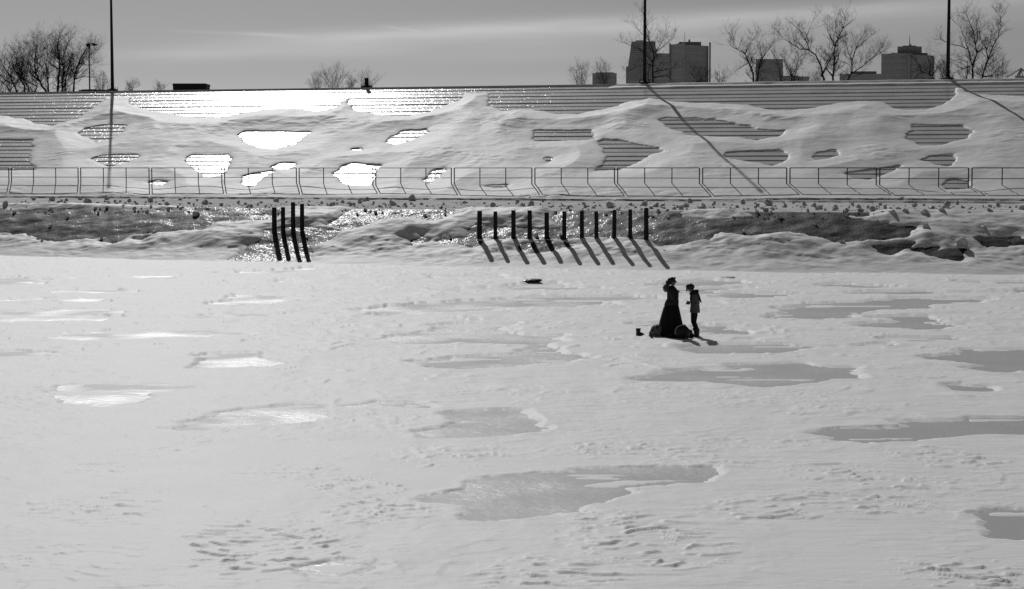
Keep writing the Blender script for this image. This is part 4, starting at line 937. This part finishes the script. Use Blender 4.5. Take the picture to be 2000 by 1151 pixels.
fluff((0.085, 0, 1.672), (0.035, 0.05, 0.026), 9, 'forelock', 'hair', hair, 0.3, 2.6, 12, 0.005, 0.014)

# second person, head bowed, facing left, holding a camera
G = at_z(1357, 657.5, 0.05)
pm = empty('person', (G[0], G[1], 0.045), 0.0)
tag(pm, 'person in a grey tunic, dark scarf and boots, head bowed over a small camera', 'person')
N_ = [(0.0, 0, 0.80, 0.10, 0.125)]; E_ = []
i_t = chain(N_, E_, 0, [(0.0, 0, 0.95, 0.092, 0.12), (-0.005, 0, 1.10, 0.10, 0.135), (-0.015, 0, 1.22, 0.085, 0.135)])
i_n = chain(N_, E_, i_t, [(-0.035, 0, 1.30, 0.05), (-0.07, 0, 1.35, 0.045)])
HC2 = (-0.178, 0, 1.385); FW2, UP2 = (-0.72, 0, -0.69), (-0.69, 0, 0.72)
head_nodes(N_, E_, i_n, HC2, FW2, UP2)
for q in (-1, 1):
    w_ = chain(N_, E_, i_t, [(-0.005, q * 0.12, 1.21, 0.055), (0.0, q * 0.155, 1.17, 0.052), (0.055, q * 0.185, 0.985, 0.042), (0.03, q * 0.17, 0.94, 0.04), (-0.07, q * 0.085, 0.955, 0.032), (-0.115, q * 0.055, 0.965, 0.025)])
    hand(N_, E_, w_, (-0.115, q * 0.055, 0.965), (-0.9, -q * 0.1, 0.15), (-0.2, -q * 0.1, 0.9), (-0.2, -q, 0.0), 0.9)
    chain(N_, E_, 0, [(-0.015, q * 0.075, 0.66, 0.09), (-0.03, q * 0.075, 0.42, 0.062), (0.035, q * 0.08, 0.24, 0.052), (0.06, q * 0.08, 0.07, 0.036), (0.04, q * 0.08, 0.045, 0.036), (-0.07, q * 0.085, 0.035, 0.03)])
skin('body', N_, E_, 'skin', pm)
face_bits(pm, HC2, FW2, UP2)
tn_ = [(0.0, 0, 0.69, 0.142, 0.175), (0.0, 0, 0.73, 0.142, 0.175), (0.0, 0, 0.85, 0.130, 0.165), (0.0, 0, 0.96, 0.122, 0.155), (0.0, 0, 1.08, 0.128, 0.165), (-0.01, 0, 1.19, 0.118, 0.17), (-0.025, 0, 1.26, 0.09, 0.13), (-0.04, 0, 1.30, 0.065, 0.075)]
MB().loft(tn_, 36, lambda a, k: (0.05 * math.sin(7 * a) * (1 - k) ** 2 + 0.012 * math.sin(12 * a + 8 * k))).build('tunic', 'shirt', pm, True)
for q in (-1, 1):
    MB().tube([(-0.005, q * 0.125, 1.225), (0.0, q * 0.165, 1.17), (0.035, q * 0.195, 1.06), (0.06, q * 0.195, 0.97), (0.03, q * 0.175, 0.925), (-0.05, q * 0.105, 0.945), (-0.095, q * 0.07, 0.96)], [0.068, 0.07, 0.062, 0.056, 0.055, 0.046, 0.038], 12).build('sleeve', 'shirt', pm, True)
    MB().tube([(-0.012, q * 0.072, 0.76), (-0.022, q * 0.075, 0.62), (-0.035, q * 0.076, 0.42), (0.01, q * 0.078, 0.31), (0.04, q * 0.08, 0.22), (0.055, q * 0.08, 0.12)], [0.080, 0.092, 0.072, 0.066, 0.064, 0.05], 14).build('legging', 'black', pm, True)
    bt = MB().tube([(0.035, q * 0.082, 0.225), (0.05, q * 0.082, 0.13), (0.052, q * 0.083, 0.06), (0.05, q * 0.083, 0.0)], [0.082, 0.074, 0.070, 0.066], 14).build('boot', 'boot', pm, True)
    MB().loft([(-0.02, q * 0.085, 0.0, 0.125, 0.05), (-0.02, q * 0.085, 0.03, 0.12, 0.048), (0.0, q * 0.085, 0.07, 0.085, 0.044), (0.03, q * 0.085, 0.095, 0.05, 0.04)], 18).build('boot_toe', 'boot', bt, True)
    MB().loft([(0.035, q * 0.082, 0.185, 0.092, 0.09), (0.035, q * 0.082, 0.215, 0.098, 0.095), (0.033, q * 0.082, 0.235, 0.088, 0.085)], 18, lambda a, k: 0.05 * math.sin(13 * a)).build('boot_cuff', 'boot_fleece', bt, True)
fluff((-0.142, 0, 1.422), (0.128, 0.108, 0.10), 17, 'hair', 'hair', pm, 0.22, 2.4, 90, 0.006, 0.016, lambda d: d.x > -0.6)
MB().tube([(-0.10, 0.09, 1.235), (-0.06, 0.115, 1.27), (0.02, 0.09, 1.29), (0.055, 0, 1.30), (0.02, -0.09, 1.29), (-0.06, -0.115, 1.27), (-0.10, -0.09, 1.235), (-0.11, 0, 1.22), (-0.10, 0.09, 1.235)], 0.052, 12).build('scarf_loop', 'scarf', pm, True)
MB().rings([[(0.075, -0.10, 1.27), (0.095, 0.05, 1.27), (0.06, 0.06, 1.25), (0.045, -0.09, 1.25)], [(0.125, -0.12, 1.17), (0.14, 0.04, 1.17), (0.10, 0.05, 1.16), (0.09, -0.11, 1.16)], [(0.160, -0.13, 1.05), (0.17, 0.03, 1.05), (0.125, 0.04, 1.05), (0.12, -0.12, 1.05)], [(0.185, -0.13, 0.985), (0.195, 0.02, 0.98), (0.14, 0.03, 0.99), (0.13, -0.12, 0.995)]]).build('scarf_tail', 'scarf', pm, True)
MB().rings([[(-0.12, -0.10, 1.22), (-0.14, -0.02, 1.22), (-0.10, -0.02, 1.22), (-0.09, -0.09, 1.22)], [(-0.148, -0.10, 1.10), (-0.155, -0.03, 1.10), (-0.12, -0.03, 1.10), (-0.115, -0.10, 1.10)], [(-0.140, -0.11, 1.0), (-0.148, -0.04, 1.0), (-0.118, -0.04, 1.0), (-0.11, -0.10, 1.0)]]).build('scarf_tail', 'scarf', pm, True)
# camera in the hands
G2 = Vector((G[0], G[1], 0.045))
ce = empty('handheld_camera', G2 + Vector((-0.182, 0, 0.955))); tag(ce, 'small dark camera held at waist height by the bowed person', 'camera')
MB().box((-0.03, -0.065, -0.035), (0.03, 0.065, 0.04)).build('camera_case', 'camera_body', ce, bevel=0.008)
MB().tube([(-0.03, 0, 0), (-0.075, 0, -0.005)], [0.032, 0.03], 16).build('lens', 'camera_body', ce)
MB().box((-0.02, -0.025, 0.041), (0.02, 0.025, 0.065)).build('viewfinder', 'camera_body', ce, bevel=0.006)

# ------------------------------------------------------------------ belongings on the ice
def boot(px, py, rz, label, sc=1.0, facing=1):
    g = at_z(px, py, 0.05); e = empty('boot', (g[0], g[1], 0.045), rz); tag(e, label, 'boot')
    b = MB().loft([(0, 0, 0.03, 0.066 * sc, 0.055 * sc), (0, 0, 0.10 * sc, 0.062 * sc, 0.052 * sc), (0, 0, 0.20 * sc, 0.07 * sc, 0.058 * sc), (0, 0, 0.215 * sc, 0.066 * sc, 0.054 * sc)], 20).build('shaft', 'boot', e, True)
    MB().loft([(0.06 * sc, 0, 0.02, 0.13 * sc, 0.055 * sc), (0.06 * sc, 0, 0.05, 0.125 * sc, 0.052 * sc), (0.045 * sc, 0, 0.085 * sc, 0.10 * sc, 0.045 * sc), (0.02 * sc, 0, 0.115 * sc, 0.06 * sc, 0.04 * sc)], 20).build('toe', 'boot', e, True)
    MB().loft([(0.06 * sc, 0, 0.0, 0.136 * sc, 0.06 * sc), (0.06 * sc, 0, 0.025, 0.136 * sc, 0.06 * sc)], 20).build('sole', 'black', e)
    MB().loft([(0, 0, 0.205 * sc, 0.076 * sc, 0.063 * sc), (0, 0, 0.225 * sc, 0.07 * sc, 0.058 * sc)], 20, lambda a, k: 0.05 * math.sin(11 * a)).build('cuff', 'boot_fleece', e, True)
    return e
boot(1246.5, 656.5, 0.15, 'empty dark ankle boot standing alone at the left of the belongings')
boot(1272, 661, 1.2, 'dark boot at the left end of the patterned bundle', 0.62)
def heap(px, py, size, seed, name, m, label, cat, amp=0.5, freq=1.3):
    g = at_z(px, py, 0.05); e = empty(name, (g[0], g[1], 0.04)); tag(e, label, cat); mb = MB(); off = Vector((seed * 2.3, seed, seed * 0.7))
    import bmesh
    bm = bmesh.new(); bmesh.ops.create_icosphere(bm, subdivisions=4, radius=1.0)
    for v in bm.verts:
        c = v.co; k = 1 + amp * mnoise.noise(c * freq + off) + 0.22 * (0.5 - abs(mnoise.noise(c * 3.2 + off))) + 0.07 * mnoise.noise(c * 8 + off)
        p = Vector((c.x * size[0], c.y * size[1], max(c.z, -0.15) * size[2])) * (k - 0.30 * abs(mnoise.noise(c * 2.1 + off * 1.7)) + 0.10 - 0.12 * abs(mnoise.noise(c * 5.0 + off)))
        v.co = p
    me = bpy.data.meshes.new(name); bm.to_mesh(me); bm.free(); me.polygons.foreach_set('use_smooth', [True] * len(me.polygons))
    link('folds', me, m, e); return e
b1 = heap(1283, 658, (0.21, 0.16, 0.34), 3, 'blanket', 'blanket', 'rumpled patterned blanket heaped behind the gown', 'blanket', 0.3)
b1b = fluff((0.07, 0.02, 0.30), (0.15, 0.10, 0.055), 12, 'pale_fold', 'cloth', b1, 0.4)
MB().rings([[(-0.13, -0.1, 0.05), (-0.06, -0.14, 0.05), (-0.04, 0.1, 0.05), (-0.14, 0.1, 0.05)], [(-0.15, -0.16, 0.15), (-0.05, -0.17, 0.17), (-0.03, 0.1, 0.16), (-0.16, 0.1, 0.15)], [(-0.13, -0.12, 0.24), (-0.05, -0.13, 0.26), (-0.04, 0.08, 0.25), (-0.12, 0.08, 0.24)]]).build('fold', 'cloth', b1, True, sub=2)
heap(1299, 657.5, (0.20, 0.14, 0.085), 6, 'cloth', 'cloth', 'pale folded cloth lying before the hem of the gown', 'cloth', 0.35)
bg = heap(1313, 660, (0.15, 0.13, 0.15), 8, 'soft_bag', 'bag', 'small soft black bag between gown and round bag', 'bag', 0.3)
MB().tube([(-0.08, 0, 0.13), (-0.05, -0.05, 0.22), (0.03, -0.05, 0.23), (0.08, 0, 0.13)], 0.012, 8).build('handle', 'bag', bg, True)
g = at_z(1333, 661.5, 0.05); e = empty('round_bag', (g[0], g[1], 0.045)); tag(e, 'large round black bag with a painted pale edge light at the feet of the two people', 'bag')
rs = []
for k, (yy_, rx_) in enumerate(((0.16, 0.11), (0.13, 0.18), (0.05, 0.21), (-0.06, 0.205), (-0.13, 0.18), (-0.16, 0.12))):
    rs.append([(rx_ * math.cos(a) * (1 + 0.05 * math.sin(3 * a + k)), yy_, 0.19 + rx_ * 0.93 * math.sin(a) * (1 + 0.04 * math.sin(4 * a + k))) for a in [2 * math.pi * j / 28 for j in range(28)]])
MB().rings(rs).build('shell', 'bag', e, True)
MB().tube([(0.208 * math.cos(a), -0.06, 0.195 + 0.198 * math.sin(a)) for a in [math.radians(d) for d in range(70, 206, 9)]], 0.019, 8).build('edge_light', 'bag_edge_light', e, True)  # sunlit upper left edge of the bag, put in as a pale arc
MB().tube([(0.06, -0.02, 0.36), (0.09, -0.03, 0.40), (0.10, -0.02, 0.35)], 0.009, 6).build('loop', 'bag', e, True)
bg = heap(1347, 659.5, (0.10, 0.12, 0.20), 10, 'satchel', 'bag', 'black satchel between round bag and the bowed person', 'satchel', 0.25)
MB().tube([(0.05, -0.02, 0.16), (0.10, -0.05, 0.06), (0.15, -0.06, 0.03), (0.19, -0.05, 0.035)], 0.022, 8).build('strap', 'bag', bg, True)
